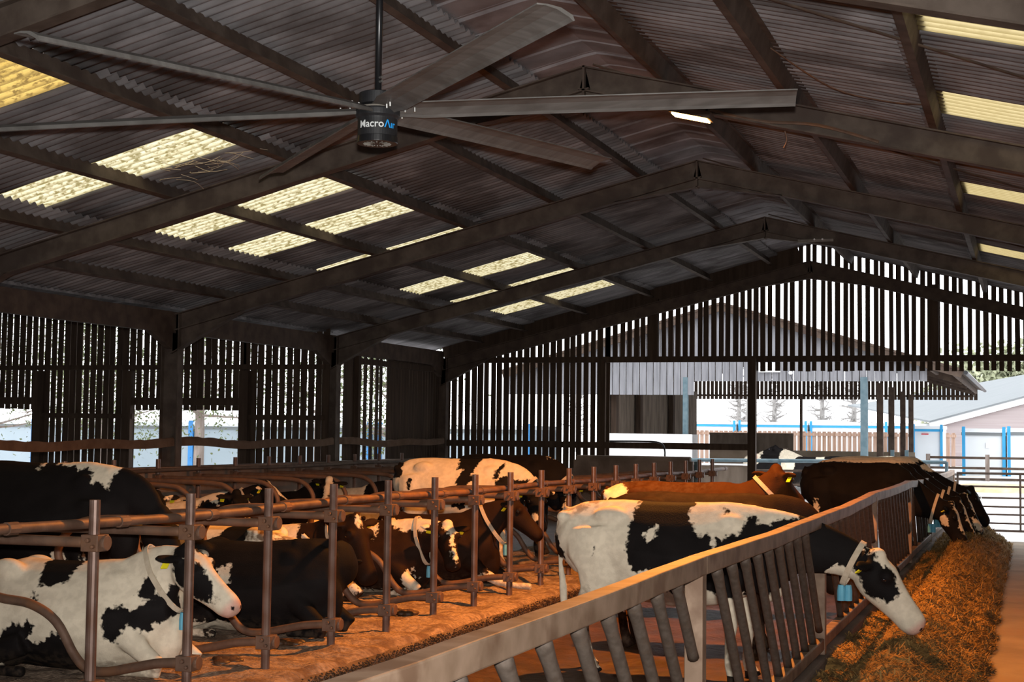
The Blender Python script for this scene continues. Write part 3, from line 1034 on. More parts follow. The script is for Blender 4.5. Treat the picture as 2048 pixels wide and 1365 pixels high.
# ------------------------------------------------------------------ cows
def poly_sd(P, pts):
    """signed distance to polygon, positive inside; P (n,2)"""
    pts = np.array(pts, float)
    n = len(pts)
    best = np.full(len(P), 1e9)
    inside = np.zeros(len(P), bool)
    for i in range(n):
        a = pts[i]; b = pts[(i + 1) % n]
        ab = b - a
        t = np.clip(((P - a) @ ab) / max(ab @ ab, 1e-9), 0, 1)
        dd = np.hypot(*(P - a - t[:, None] * ab).T)
        best = np.minimum(best, dd)
        c = ((a[1] > P[:, 1]) != (b[1] > P[:, 1]))
        with np.errstate(divide='ignore', invalid='ignore'):
            xi = (b[0] - a[0]) * (P[:, 1] - a[1]) / (b[1] - a[1]) + a[0]
        inside ^= c & (P[:, 0] < xi)
    return np.where(inside, best, -best)


STAND = [(-.885, 1.24, .09, .13, 0), (-.80, 1.20, .21, .245, .3), (-.66, 1.13, .265, .325, .35), (-.45, 1.085, .30, .375, .25), (-.2, 1.02, .36, .425, .35),
         (.1, 1.00, .37, .44, .45), (.35, 1.02, .33, .43, .5), (.55, 1.07, .27, .395, .55), (.72, 1.10, .22, .33, .45), (.88, 1.10, .14, .22, .3)]
LIE = [(-.885, .66, .10, .14, 0), (-.80, .56, .24, .27, .3), (-.66, .48, .34, .36, .3), (-.45, .44, .40, .42, .3), (-.2, .425, .44, .42, .35),
       (.1, .42, .44, .425, .4), (.35, .44, .40, .43, .45), (.55, .48, .33, .41, .5), (.72, .52, .26, .35, .45), (.90, .54, .16, .23, .3)]


def cow(label, loc, heading, scale, pose='stand', poll=(1.55, 0, 1.35), hdir=(.8, 0, -.6), hup=None, hs=1.0, neck_ctrl=None,
        coat_=(), base=-.3, hide='holstein', vox=.017, group='cows in the shed', collar=True, tags=True, dirt=(), stride=0.0, fore_out=0, cidx=None):
    mb = MB()
    T = STAND if pose == 'stand' else LIE
    mb.loft([((x, 0, z), hw, hh, tn) for x, z, hw, hh, tn in T], n=20)
    P = Vector(poll)
    h = Vector(hdir).normalized()
    if hup is None: hup = (0, 0, 1) if abs(h.z) < .75 else (1, 0, 0)
    u = Vector(hup); u = (u - h * u.dot(h)).normalized()
    l = u.cross(h).normalized()
    # neck
    if pose == 'stand':
        b0 = Vector((.58, 0, 1.10)); hb = .34
    else:
        b0 = Vector((.55, 0, .56)); hb = .34
    e0 = P - u * .055 + h * .02
    cc = Vector(neck_ctrl) if neck_ctrl else b0.lerp(e0, .5) + Vector((.12, 0, .04))
    secs = []
    NN = 9
    for i in range(NN):
        s = i / (NN - 1)
        c = b0 * (1 - s) ** 2 + cc * (2 * s * (1 - s)) + e0 * s * s
        secs.append((c, .185 * (1 - s) + .090 * s - .02 * math.sin(PI * s), hb * (1 - s) ** 1.2 + .135 * (1 - (1 - s) ** 1.2), .35))
    nh = (0, 0, 1) if abs((e0 - b0).normalized().z) < .9 else (1, 0, 0)
    mb.loft(secs, hint=nh, n=16)
    # head
    HT = [(-.13, .03, -.10, .07), (-.03, .085, -.12, .098), (.06, .10, -.160, .114), (.16, .105, -.188, .126), (.27, .095, -.195, .118), (.40, .080, -.180, .100), (.55, .066, -.160, .088),
          (.72, .056, -.142, .084), (.85, .052, -.134, .092), (.95, .040, -.112, .088), (1.0, .010, -.070, .058)]
    HL = .54 * hs
    hsec = []
    for t, top, bot, hw in HT:
        hsec.append((P + h * (t * HL) + u * ((top + bot) / 2 * hs), hw * hs, (top - bot) / 2 * hs, .18))
    mb.loft(hsec, hint=u, n=16)
    for s in (-1, 1):                                     # brow, cheek, poll tuft
        mb.ell(P + h * (.24 * HL) + u * .045 * hs + l * (s * .088 * hs), (.045 * hs,) * 3)
        # ear
        eb = P + h * (.03 * HL) + l * (s * .085 * hs) + u * .01 * hs
        ed = (l * s * 1.0 - h * .25 + u * (-.10)).normalized()
        mb.loft([(eb, .030, .028), (eb + ed * .05, .045, .026), (eb + ed * .12, .062, .024), (eb + ed * .18, .048, .022), (eb + ed * .225, .012, .012)], hint=u, n=8)
    mb.ell(P + u * .06 * hs - h * .02, (.07, .07, .06))
    if pose == 'stand':
        for s in (-1, 1):
            st = stride * s
            mb.loft([((.58, s * .17, 1.15), .09, .18), ((.57, s * .20, .95), .085, .15), ((.52 + st * .2, s * .19, .78), .066, .105), ((.55 + st * .6, s * .18, .60), .052, .066),
                     ((.57 + st, s * .17, .44), .048, .055), ((.55 + st * .9, s * .17, .29), .033, .038), ((.55 + st * .8, s * .17, .14), .040, .045), ((.58 + st * .8, s * .17, .06), .046, .056),
                     ((.60 + st * .8, s * .17, .0), .055, .075)], hint=(1, 0, 0), n=12)
            st = -stride * s
            mb.loft([((-.55, s * .15, 1.20), .13, .26), ((-.53, s * .20, 1.0), .125, .25), ((-.52 + st * .3, s * .215, .82), .095, .185), ((-.60 + st * .6, s * .20, .66), .062, .11),
                     ((-.71 + st, s * .18, .53), .043, .075), ((-.69 + st, s * .17, .36), .032, .044), ((-.66 + st * 1.1, s * .17, .15), .040, .047), ((-.63 + st * 1.1, s * .17, .06), .046, .056),
                     ((-.60 + st * 1.1, s * .17, .0), .055, .075)], hint=(1, 0, 0), n=12)
            mb.ell((-.43, s * .165, 1.305), (.15, .085, .09))         # hook bone
            mb.ell((-.83, s * .10, 1.29), (.07, .06, .06))             # pin bone
            mb.ell((.50, s * .115, 1.06), (.20, .10, .30))              # shoulder blade
        mb.ell((-.42, 0, .70), (.22, .17, .17))                        # udder
        for s in (-1, 1):
            for x in (-.34, -.50): mb.cyl((x, s * .08, .60), (x, s * .08, .50), .02, 8)
        mb.ell((.80, 0, .86), (.14, .10, .22))                         # brisket
        mb.tube(smooth_path([(-.82, 0, 1.36), (-.905, .01, 1.24), (-.905, .02, 1.0), (-.875, .03, .72), (-.86, .03, .48)], 4),
                [.05, .042, .034, .028, .025, .024, .023, .022, .022, .023, .025, .030, .036, .038, .036, .03, .02], 8)
    else:
        for s in (-1, 1):
            mb.ell((-.42, s * .27, .32), (.38, .19, .30))              # thigh
            mb.loft([((-.12, s * .42, .24), .09, .10), ((-.35, s * .47, .15), .07, .085), ((-.55, s * .50, .09), .055, .06), ((-.48, s * .54, .06), .045, .05),
                     ((-.25, s * .55, .05), .038, .04), ((-.02, s * .55, .05), .05, .05)], hint=(0, 0, 1), n=10)
            mb.ell((-.44, s * .19, .77), (.15, .09, .09))
            mb.ell((-.83, s * .11, .70), (.07, .06, .06))
            mb.ell((.48, s * .12, .48), (.26, .13, .32))
            if fore_out == s:
                mb.loft([((.62, s * .22, .32), .10, .11), ((.84, s * .24, .18), .07, .075), ((1.02, s * .25, .09), .05, .055), ((1.22, s * .25, .055), .036, .04), ((1.36, s * .25, .05), .045, .045), ((1.45, s * .25, .045), .05, .045)], n=10)
            else:
                mb.loft([((.60, s * .22, .34), .10, .12), ((.78, s * .25, .20), .07, .08), ((.94, s * .26, .10), .055, .06), ((.90, s * .24, .06), .045, .05), ((.70, s * .22, .05), .036, .04), ((.52, s * .22, .05), .045, .045)], n=10)
        mb.ell((.80, 0, .32), (.17, .13, .26))
        mb.tube(smooth_path([(-.84, 0, .78), (-.95, .02, .68), (-.97, .10, .40), (-.88, .25, .12), (-.70, .38, .06)], 4), [.045] + [.03] * 11 + [.035, .04, .04, .03, .02], 8)
    # one continuous skin
    tmp = mb.build('tmp', M[hide])
    rm = tmp.modifiers.new('r', 'REMESH'); rm.mode = 'VOXEL'; rm.voxel_size = vox
    sm_ = tmp.modifiers.new('s', 'SMOOTH'); sm_.factor = .6; sm_.iterations = 14 if vox < .016 else (9 if vox < .02 else 5)
    bpy.context.view_layer.update()
    me = bpy.data.meshes.new_from_object(tmp.evaluated_get(bpy.context.evaluated_depsgraph_get()))
    old = tmp.data
    bpy.data.objects.remove(tmp); bpy.data.meshes.remove(old)
    n = len(me.vertices)
    V = np.empty(n * 3, np.float32); me.vertices.foreach_get('co', V); V = V.reshape(-1, 3).astype(float)
    # coat
    v = np.full(n, float(base))
    rel = V - np.array(P)
    Hc = np.stack([rel @ np.array(h), rel @ np.array(l), rel @ np.array(u)], 1) / hs
    onhead = (Hc[:, 0] > -.12) & (np.abs(Hc[:, 1]) < .32) & (np.abs(Hc[:, 2]) < .30) & (Hc[:, 0] < .7)
    for sh in coat_:
        k, val = sh[0], sh[1]
        if k == 'p':
            s = poly_sd(V[:, (0, 2)], sh[3])
            if sh[2]: s = np.minimum(s, sh[2] * V[:, 1] + .04)
        elif k == 'e':
            s = (1 - np.linalg.norm((V - np.array(sh[2])) / np.array(sh[3]), axis=1)) * min(sh[3])
        else:
            s = (1 - np.linalg.norm((Hc - np.array(sh[2])) / np.array(sh[3]), axis=1)) * min(sh[3])
            s = np.where(onhead, s, -1)
        v = np.maximum(v, s) if val > 0 else np.minimum(v, -s)
    hz = .055
    if pose == 'stand': v = np.where(V[:, 2] < hz, .2, v)
    for s in (-1, 1):                                     # nostrils
        dn = (1 - np.linalg.norm((Hc - np.array((.515, s * .040, -.015))) / np.array((.022, .020, .018)), axis=1)) * .02
        v = np.where(onhead & (dn > 0), .2, v)
    pink = np.zeros(n)
    pink = np.maximum(pink, np.clip((Hc[:, 0] - .47) / .04, 0, 1) * onhead * (v < 0) * .8)
    if pose == 'stand':
        ud = 1 - np.linalg.norm((V - np.array((-.42, 0, .66))) / np.array((.26, .20, .22)), axis=1)
        pink = np.maximum(pink, np.clip(ud * 5, 0, .7))
    dt = np.zeros(n)
    if pose == 'stand': dt = np.clip((.5 - V[:, 2]) / .5, 0, .55)
    else: dt = np.clip((.22 - V[:, 2]) / .3, 0, .5)
    dt = np.where(v < 0, np.maximum(dt, .13), dt)
    for c, r, a in dirt:
        dt = np.maximum(dt, np.clip((1 - np.linalg.norm((V - np.array(c)) / np.array(r), axis=1)) * 3, 0, 1) * a)
    at = me.attributes.new('marks', 'FLOAT_COLOR', 'POINT')
    colr = np.stack([v * .5 + .5, pink, dt, np.ones(n)], 1).astype(np.float32)
    at.data.foreach_set('color', colr.ravel())
    S = np.array(scale if isinstance(scale, (tuple, list)) else (scale,) * 3)
    me.vertices.foreach_set('co', (V * S).astype(np.float32).ravel())
    me.polygons.foreach_set('use_smooth', [True] * len(me.polygons))
    me.update()
    me.name = 'cow'
    o = bpy.data.objects.new('cow', me); COL.objects.link(o)
    o.location = loc; o.rotation_euler = (0, 0, heading)
    tag(o, label, 'cow', group)
    SV = Vector(S)

    def sc(p): return Vector((p[0] * SV.x, p[1] * SV.y, p[2] * SV.z))
    for s in (-1, 1):
        mb = MB(); mb.ell(sc(P + h * (.25 * HL) + u * (.030 * hs) + l * (s * .112 * hs)), (.025, .025, .025), 12, 8)
        mb.build('eye', M['eye'], o, smooth=True)
        if tags:
            eb = P + h * (.03 * HL) + l * (s * .085 * hs) + u * .01 * hs
            ed = (l * s * 1.0 - h * .25 + u * (-.10)).normalized()
            c = eb + ed * .11 - u * .045
            f = (h * .8 + u * .35).normalized()
            side = ed.cross(f).normalized()
            mb = MB()
            a1 = sc(ed).normalized(); n1 = sc(h).normalized(); n1 = (n1 - a1 * n1.dot(a1)).normalized(); w1 = a1.cross(n1)
            mb.box(sc(c + h * .012), (.058, .010, .075), ax=(a1, n1, w1))
            mb.box(sc(c + h * .012) + w1 * (.045 if w1.z > 0 else -.045), (.026, .010, .03), ax=(a1, n1, w1))
            mb.build('ear_tag', M['yellow_tag'], o, bevel=.003)
    if collar:
        i = cidx or (6 if pose == 'stand' else 4)
        q = secs[i]; q0, q1 = Vector(secs[i - 1][0]), Vector(secs[i + 1][0])
        Tn = (q1 - q0).normalized(); Lv = Vector(nh).cross(Tn).normalized(); U = Tn.cross(Lv)
        vs = []; nn = 28
        cen = Vector(q[0])
        for dx, ex in ((-.022, .020), (.022, .018), (.022, .010), (-.022, .012)):
            for k in range(nn):
                a = 2 * PI * k / nn
                wv = math.cos(a) * (1 - .3 * max(0, math.sin(a)))
                vs.append(sc(cen + Tn * dx + Lv * ((q[1] + ex) * wv) + U * ((q[2] + ex + ((.05 if pose == 'stand' else .10) if math.sin(a) < -.3 else 0)) * math.sin(a))))
        fs = [(r * nn + k, r * nn + (k + 1) % nn, ((r + 1) % 4) * nn + (k + 1) % nn, ((r + 1) % 4) * nn + k) for r in range(4) for k in range(nn)]
        mb = MB(); mb.add(vs, fs)
        co = mb.build('collar', M['strap'], o, smooth=False)
        bot = sc(cen - U * (q[2] + (.09 if pose == 'stand' else .15)))
        for dl in (0, .055):
            mb = MB()
            mb.tube([bot + Vector((dl, dl * .3, .02)), bot + Vector((dl, dl * .3, -.03)), bot + Vector((dl, dl * .3, -.11))], [.026, .034, .034], 10)
            mb.build('transponder', M['blue_tag'], co)
            if pose != 'stand': break
    return o


def pl(val, side, *pts): return ('p', val, side, pts)


cow('large cow with white rump and broad black saddle eating through the feed fence', (-2.95, 12.75, AL1), 0, (1.1, 1.0, 1.03),
    poll=(1.555, -.02, 1.005), hdir=(.60, 0, -.80), hup=(.8, -.24, .60), hs=1.18, neck_ctrl=(1.15, .03, 1.18), cidx=7, vox=.014, stride=.05,
    coat_=[pl(1, 0, (-.24, 1.4), (-.25, 1.28), (-.26, 1.19), (-.27, 1.07), (-.25, .94), (-.21, .84), (-.16, .88), (-.09, .89), (-.03, .78), (.09, .68), (.17, .75), (.26, .69), (.36, .74), (.46, .66),
              (.61, .71), (.75, .66), (.86, .75), (1.2, .80), (1.42, .80), (1.60, .88), (1.60, 1.63), (.6, 1.62), (.21, 1.62), (-.04, 1.62), (-.2, 1.6)),
           pl(-1, 0, (.22, 1.66), (.22, 1.45), (.17, 1.35), (.24, 1.23), (.29, 1.16), (.35, 1.19), (.39, 1.09), (.41, 1.17), (.46, 1.15), (.51, 1.19), (.58, 1.19), (.62, 1.3), (.65, 1.35), (.70, 1.33),
              (.71, 1.27), (.79, 1.29), (.86, 1.33), (.94, 1.32), (1.0, 1.33), (1.0, 1.41), (.9, 1.62), (.46, 1.68)),
           pl(-1, -1, (-.14, 1.18), (-.1, 1.24), (-.07, 1.22), (-.04, 1.25), (-.06, 1.17), (-.09, 1.13)),
           pl(1, -1, (.46, 1.4), (.48, 1.41), (.5, 1.39), (.49, 1.36), (.47, 1.36)),
           pl(1, -1, (-.55, 1.02), (-.53, 1.07), (-.52, 1.04), (-.54, 1.0)),
           pl(1, -1, (-.92, 1.17), (-.86, 1.12), (-.84, 1.05), (-.80, 1.0), (-.81, .94), (-.84, .94), (-.95, .95)),
           ('h', 1, (-.05, 0, 0), (.16, .30, .30)), ('h', 1, (.14, -.13, -.01), (.15, .13, .125)), ('h', 1, (.20, .14, .0), (.34, .115, .15)),
           ('h', -1, (.16, -.01, .12), (.34, .045, .10)), ('h', -1, (.02, -.01, .10), (.10, .06, .09)), ('h', -1, (.0, -.06, -.20), (.12, .2, .10))],
    dirt=[((-.75, 0, 1.46), (.3, .3, .22), .7), ((-.6, -.2, .3), (.3, .3, .5), .9)])

cow('white cow with black patches lying with its pink nose raised at the near end', (-7.15, 10.15, BED), 0, (1.05, 1.0, 1.0), 'lie',
    poll=(1.00, -.06, .91), hdir=(.79, -.10, -.58), hup=(.58, -.1, .8), hs=1.10, neck_ctrl=(.80, -.02, .86), vox=.014,
    coat_=[pl(1, -1, (-.37, -.05), (-.35, .09), (-.34, .19), (-.28, .35), (-.2, .4), (-.13, .37), (-.12, .42), (-.07, .43), (-.03, .38), (-.05, .31), (-.09, .27), (-.05, .25), (.05, .26), (.09, .31), (.16, .35), (.23, .29), (.27, .17), (.23, .05), (.17, -.01), (-.04, -.08)),
           pl(1, -1, (.5, .52), (.55, .54), (.62, .56), (.68, .52), (.73, .53), (.76, .56), (.82, .63), (.88, .64), (.91, .7), (.97, .73), (1.0, .69), (.99, .62), (.97, .53), (1.02, .58), (1.06, .62), (1.07, .52), (1.04, .45), (.94, .48), (.9, .46), (.87, .4), (.82, .41), (.82, .36), (.77, .33), (.72, .36), (.67, .39), (.62, .32), (.59, .27), (.53, .26), (.49, .32), (.51, .41), (.48, .48)),
           pl(1, -1, (.69, .67), (.72, .74), (.77, .76), (.82, .71), (.82, .64), (.79, .58), (.72, .6), (.68, .64)),
           pl(1, 0, (-.14, .63), (-.06, .66), (.1, .69), (.12, .86), (-.05, .90), (-.2, .9), (-.08, .56)),
           ('e', 1, (-.75, .1, .7), (.25, .5, .2)),
           ('h', 1, (.20, -.13, -.03), (.21, .13, .12)), ('h', 1, (-.02, .0, .06), (.08, .2, .08)), ('h', 1, (.2, .14, 0), (.2, .1, .12)), ('h', 1, (.0, -.2, -.0), (.08, .1, .06))])

cow('tall black cow with a pale withers patch standing behind the near white cow', (-8.40, 11.4, .0), 0, (1.1, 1.05, 1.13),
    poll=(1.12, -.02, 1.02), hdir=(.55, 0, -.83), hup=(.85, 0, .5), hs=1.05, neck_ctrl=(.98, 0, 1.24), base=.3, collar=False,
    coat_=[pl(-1, 0, (.08, 1.58), (.27, 1.6), (.42, 1.6), (.57, 1.6), (.78, 1.52), (.77, 1.39), (.72, 1.37), (.74, 1.3), (.73, 1.23), (.70, 1.26), (.64, 1.32), (.59, 1.30), (.58, 1.36), (.52, 1.39), (.44, 1.40), (.36, 1.42), (.19, 1.43), (.18, 1.46), (.12, 1.5)),
           pl(-1, -1, (.03, 1.47), (.07, 1.47), (.07, 1.42), (.04, 1.39), (.06, 1.43)),
           pl(-1, 0, (-.3, .53), (-.11, .57), (.08, .64), (.18, .63), (.28, .67), (.34, .77), (.39, .78), (.42, .6), (.23, .45), (-.3, .4)),
           ('e', -1, (.58, -.17, .45), (.1, .14, .28)), ('e', -1, (.62, .17, .3), (.1, .14, .2))])

cow('plain black cow lying with its head tucked away beyond the raised pink nose', (-6.93, 12.6, BED), 0, (1.0, 1.02, 1.0), 'lie',
    poll=(.72, .46, .62), hdir=(-.8, .15, -.4), neck_ctrl=(1.08, .24, .72), base=.3, collar=False, tags=False,
    coat_=[pl(-1, -1, (-.95, .6), (-.80, .75), (-.62, .66), (-.58, .5), (-.7, .42), (-.95, .3)), pl(-1, -1, (-.15, .60), (-.02, .66), (.02, .50), (-.04, .44), (-.10, .52)), ('e', -1, (-.4, 0, .05), (.5, .7, .12))])

cow('white cow with black patches lying rump first with dung stained thighs', (-7.83, 13.75, BED), PI, (1.02, 1.05, 1.06), 'lie',
    poll=(1.1, 0, .85), hdir=(.7, .1, -.6), neck_ctrl=(.82, 0, .85),
    coat_=[('e', 1, (-.2, .2, .80), (.18, .3, .16)), ('e', 1, (-.02, .35, .62), (.10, .2, .26)), ('e', 1, (.12, .35, .45), (.18, .2, .22)), ('e', 1, (-.42, .40, .25), (.14, .2, .17)), ('e', 1, (.3, .1, .85), (.10, .3, .2)), ('e', 1, (.6, .3, .5), (.2, .2, .3))],
    dirt=[((-.62, .25, .62), (.38, .35, .36), 1.0), ((-.85, 0, .5), (.2, .3, .3), .8)])

cow('dark brown cow lying with its head turned down above a cream brisket', (-7.90, 14.95, BED), -.12, (1.0, 1.02, 1.0), 'lie',
    poll=(1.12, -.20, .90), hdir=(.52, -.28, -.80), hup=(.72, -.40, .55), hs=1.3, neck_ctrl=(.85, -.05, .82), base=.3, hide='holstein_brown', vox=.014,
    coat_=[('e', -1, (.98, -.1, .18), (.36, .36, .16)), ('e', -1, (-.1, 0, .7), (.5, .6, .30)), ('e', 1, (.05, -.3, .75), (.14, .2, .15)), ('h', -1, (.03, .0, .10), (.05, .03, .05))])

cow('red brown cow lying with a narrow white blaze and white shoulder patch', (-7.48, 16.15, BED), -.05, (1.0, 1.02, .98), 'lie',
    poll=(1.20, -.10, .80), hdir=(.45, -.55, -.70), hup=(.5, -.5, .7), hs=1.05, neck_ctrl=(.86, -.02, .74), base=.3, hide='holstein_brown', vox=.014,
    coat_=[('e', -1, (.78, 0, .92), (.35, .5, .17)), ('e', -1, (.90, -.28, .22), (.14, .16, .16)), ('e', -1, (-.2, 0, .7), (.55, .7, .30)), ('e', 1, (-.05, -.35, .72), (.16, .2, .2)),
           ('h', -1, (.04, 0, .12), (.11, .10, .06)), ('h', -1, (.32, .01, .12), (.16, .028, .10)), ('e', -1, (-.3, 0, .02), (1.2, .8, .06))])

cow('dark brown cow lying with a tan collar and one white foreleg stretched out', (-7.10, 17.40, BED), .02, (1.0, 1.02, 1.02), 'lie',
    poll=(1.12, -.02, .98), hdir=(.75, -.05, -.66), hs=1.0, neck_ctrl=(.84, 0, .86), base=.3, hide='holstein_brown', fore_out=-1, vox=.014,
    coat_=[('e', -1, (1.15, -.25, .08), (.42, .12, .17)), ('e', -1, (-.4, 0, .5), (.3, .7, .3))])

cow('cream white cow with bold black patches standing over the lying brown cows', (-7.60, 19.75, BED), 0, (1.05, 1.05, 1.05),
    poll=(1.12, -.10, 1.00), hdir=(.35, -.45, -.82), hup=(.5, -.6, .6), hs=1.0, neck_ctrl=(.95, 0, 1.22), vox=.015,
    coat_=[pl(1, -1, (.03, 1.43), (.11, 1.6), (.36, 1.6), (.35, 1.42), (.29, 1.29), (.26, 1.23), (.33, 1.24), (.32, 1.17), (.26, 1.14), (.22, 1.07), (.12, 1.06), (.08, 1.11), (.09, 1.21), (.15, 1.29), (.06, 1.29), (.05, 1.37)),
           pl(1, -1, (.56, 1.24), (.58, 1.30), (.62, 1.37), (.68, 1.40), (.69, 1.34), (.65, 1.30), (.64, 1.22), (.61, 1.16), (.57, 1.17)),
           pl(1, -1, (.60, 1.05), (.62, 1.14), (.66, 1.20), (.74, 1.22), (.88, 1.19), (1.05, 1.17), (1.3, 1.3), (1.4, .66), (.58, .66), (.61, .84), (.62, 1.0)),
           pl(1, -1, (.02, .83), (.23, .88), (.22, .8), (.15, .76), (.08, .8), (.02, .81)),
           pl(1, -1, (-1.1, 1.45), (-.78, 1.41), (-.74, 1.33), (-.76, 1.29), (-.72, 1.26), (-.73, 1.19), (-.76, 1.16), (-1.1, 1.16)),
           pl(1, -1, (-.63, 1.14), (-.59, 1.18), (-.55, 1.15), (-.55, 1.07), (-.58, .99), (-.62, 1.03)),
           ('h', 1, (.2, 0, 0), (.4, .3, .3)), ('h', -1, (.36, -.08, -.04), (.06, .05, .10))])

cow('glossy black cow with a white blaze standing behind the patched cream cow', (-7.72, 22.15, BED), 0, (1.02, 1.05, 1.07),
    poll=(1.02, -.12, .98), hdir=(.15, -.6, -.78), hup=(.2, -.75, .6), hs=1.1, neck_ctrl=(.92, 0, 1.2), base=.3,
    coat_=[('h', -1, (.05, 0, .12), (.13, .06, .12)), ('h', -1, (.36, 0, .10), (.14, .035, .10)), ('e', -1, (.86, 0, 1.42), (.12, .3, .03))])

# cows in the passage beside the feed fence
cow('red brown cow with white rump patches standing with its head raised', (-3.72, 16.7, AL1), .06, (1.02, 1.02, 1.06),
    poll=(1.02, .04, 1.53), hdir=(.42, .72, -.50), hs=1.05, neck_ctrl=(.86, 0, 1.28), base=.3, hide='red_brown',
    coat_=[('e', -1, (-.72, -.14, 1.32), (.13, .14, .15)), ('e', -1, (-.62, .05, 1.47), (.16, .07, .05)), ('h', 1, (.4, 0, 0), (.2, .3, .3))],
    dirt=[((-.2, -.1, 1.42), (.7, .3, .12), .35)])
cow('dark cow with dung flecked back behind the large white rumped cow', (-3.05, 14.45, AL1), 0, (1.05, 1.03, 1.04),
    poll=(1.10, 0, 1.08), hdir=(.35, 0, -.93), hup=(.93, 0, .35), hs=1.0, neck_ctrl=(.98, 0, 1.32), base=.3, hide='holstein_brown', collar=False,
    dirt=[((-.1, 0, 1.48), (.8, .4, .16), .12)])
FED = 'black cows feeding under the far gable'
cow('big black cow with white flank tips feeding nearest under the gable', (-2.60, 24.3, -.10), 0, (.95, 1.08, 1.13),
    poll=(1.46, -.04, .84), hdir=(.50, 0, -.86), hup=(.86, -.1, .5), hs=1.15, neck_ctrl=(1.12, 0, .88), base=.3,
    coat_=[('e', -1, (-.62, -.22, .80), (.05, .12, .13)), ('e', -1, (.28, -.3, .86), (.07, .15, .12)), ('e', -1, (-.5, -.2, .62), (.14, .2, .12)), ('h', -1, (.2, -.02, .12), (.25, .045, .09)), ('h', -1, (.1, -.1, -.10), (.06, .06, .05))], group=FED)
cow('black cow with a white topline feeding second along the far fence', (-2.63, 25.6, -.10), 0, (.96, 1.05, 1.15),
    poll=(1.52, -.03, .84), hdir=(.55, 0, -.84), hup=(.84, -.1, .55), hs=1.15, neck_ctrl=(1.12, 0, .88), base=.3,
    coat_=[('e', -1, (.0, 0, 1.45), (1.2, .16, .07)), ('h', -1, (.3, .0, .12), (.30, .05, .10))], group=FED)
cow('black cow with a broad white back feeding third along the far fence', (-2.63, 26.9, -.12), 0, (.96, 1.05, 1.18),
    poll=(1.58, 0, .84), hdir=(.6, 0, -.8), hup=(.8, -.1, .6), hs=1.12, neck_ctrl=(1.12, 0, .88), base=.3,
    coat_=[('e', -1, (.1, 0, 1.46), (1.1, .3, .12)), ('h', -1, (.1, .0, .12), (.2, .05, .10)), ('h', -1, (.4, -.05, .0), (.1, .05, .06))], group=FED)
cow('black cow with white neck stripe feeding last and furthest along the fence', (-2.60, 28.3, -.14), 0, (.96, 1.05, 1.19),
    poll=(1.62, 0, .92), hdir=(.62, 0, -.78), hup=(.78, 0, .62), hs=1.1, neck_ctrl=(1.12, 0, .9), base=.3,
    coat_=[('e', -1, (.2, 0, 1.46), (.9, .3, .10)), ('e', -1, (1.1, 0, 1.28), (.4, .2, .06))], group=FED)

# dim back row along the left wall
BK = 'cows lying in the dim back row'
cow('black cow with yellow tag and white muzzle lying in the dim back row', (-11.75, 17.4, BED), -.3, 1.0, 'lie', poll=(1.12, -.10, .98), hdir=(.40, -.45, -.6), neck_ctrl=(.85, 0, .9), base=.3, collar=False, vox=.02,
    coat_=[('h', -1, (.42, 0, 0), (.10, .08, .09)), ('h', -1, (-.02, .14, .0), (.06, .05, .04))], group=BK)
cow('black headed cow with a white back lying second in the dim back row', (-11.6, 18.6, BED), .1, 1.0, 'lie', poll=(1.10, -.06, .94), hdir=(.5, -.4, -.55), neck_ctrl=(.85, 0, .86), collar=False, vox=.02,
    coat_=[('h', 1, (.12, 0, 0), (.34, .3, .3)), ('e', 1, (.7, 0, .6), (.2, .5, .3))], group=BK)
cow('black and white cow with pale collar lying under the dark loops behind', (-11.72, 19.9, BED), -.1, 1.0, 'lie', poll=(1.0, .10, 1.02), hdir=(.75, .2, -.5), neck_ctrl=(.82, 0, .9), vox=.02,
    coat_=[('e', 1, (.75, 0, .75), (.35, .5, .4)), ('h', 1, (.2, 0, 0), (.3, .3, .3)), ('h', -1, (.2, 0, .12), (.2, .04, .1)), ('e', 1, (-.3, 0, .5), (.3, .7, .3))], group=BK)
cow('black cow with a broad white face looking out of the dim back row', (-11.75, 22.2, BED), -.2, 1.02, 'lie', poll=(1.12, -.06, 1.02), hdir=(.30, -.62, -.72), hup=(.35, -.5, .78), neck_ctrl=(.85, 0, .92), base=.3, collar=False, vox=.018,
    coat_=[('h', -1, (.16, 0, .12), (.34, .065, .11)), ('h', -1, (.42, 0, 0), (.10, .1, .1))], group=BK)
cow('white backed cow with a black neck lying beyond the white faced cow', (-11.72, 24.5, BED), 0, 1.0, 'lie', poll=(1.0, .1, .92), hdir=(.8, .2, -.4), neck_ctrl=(.8, 0, .86), collar=False, vox=.02,
    coat_=[('e', 1, (.95, 0, .8), (.4, .5, .4)), ('h', 1, (.2, 0, 0), (.4, .3, .3)), ('e', 1, (-.4, 0, .8), (.3, .4, .2))], group=BK)
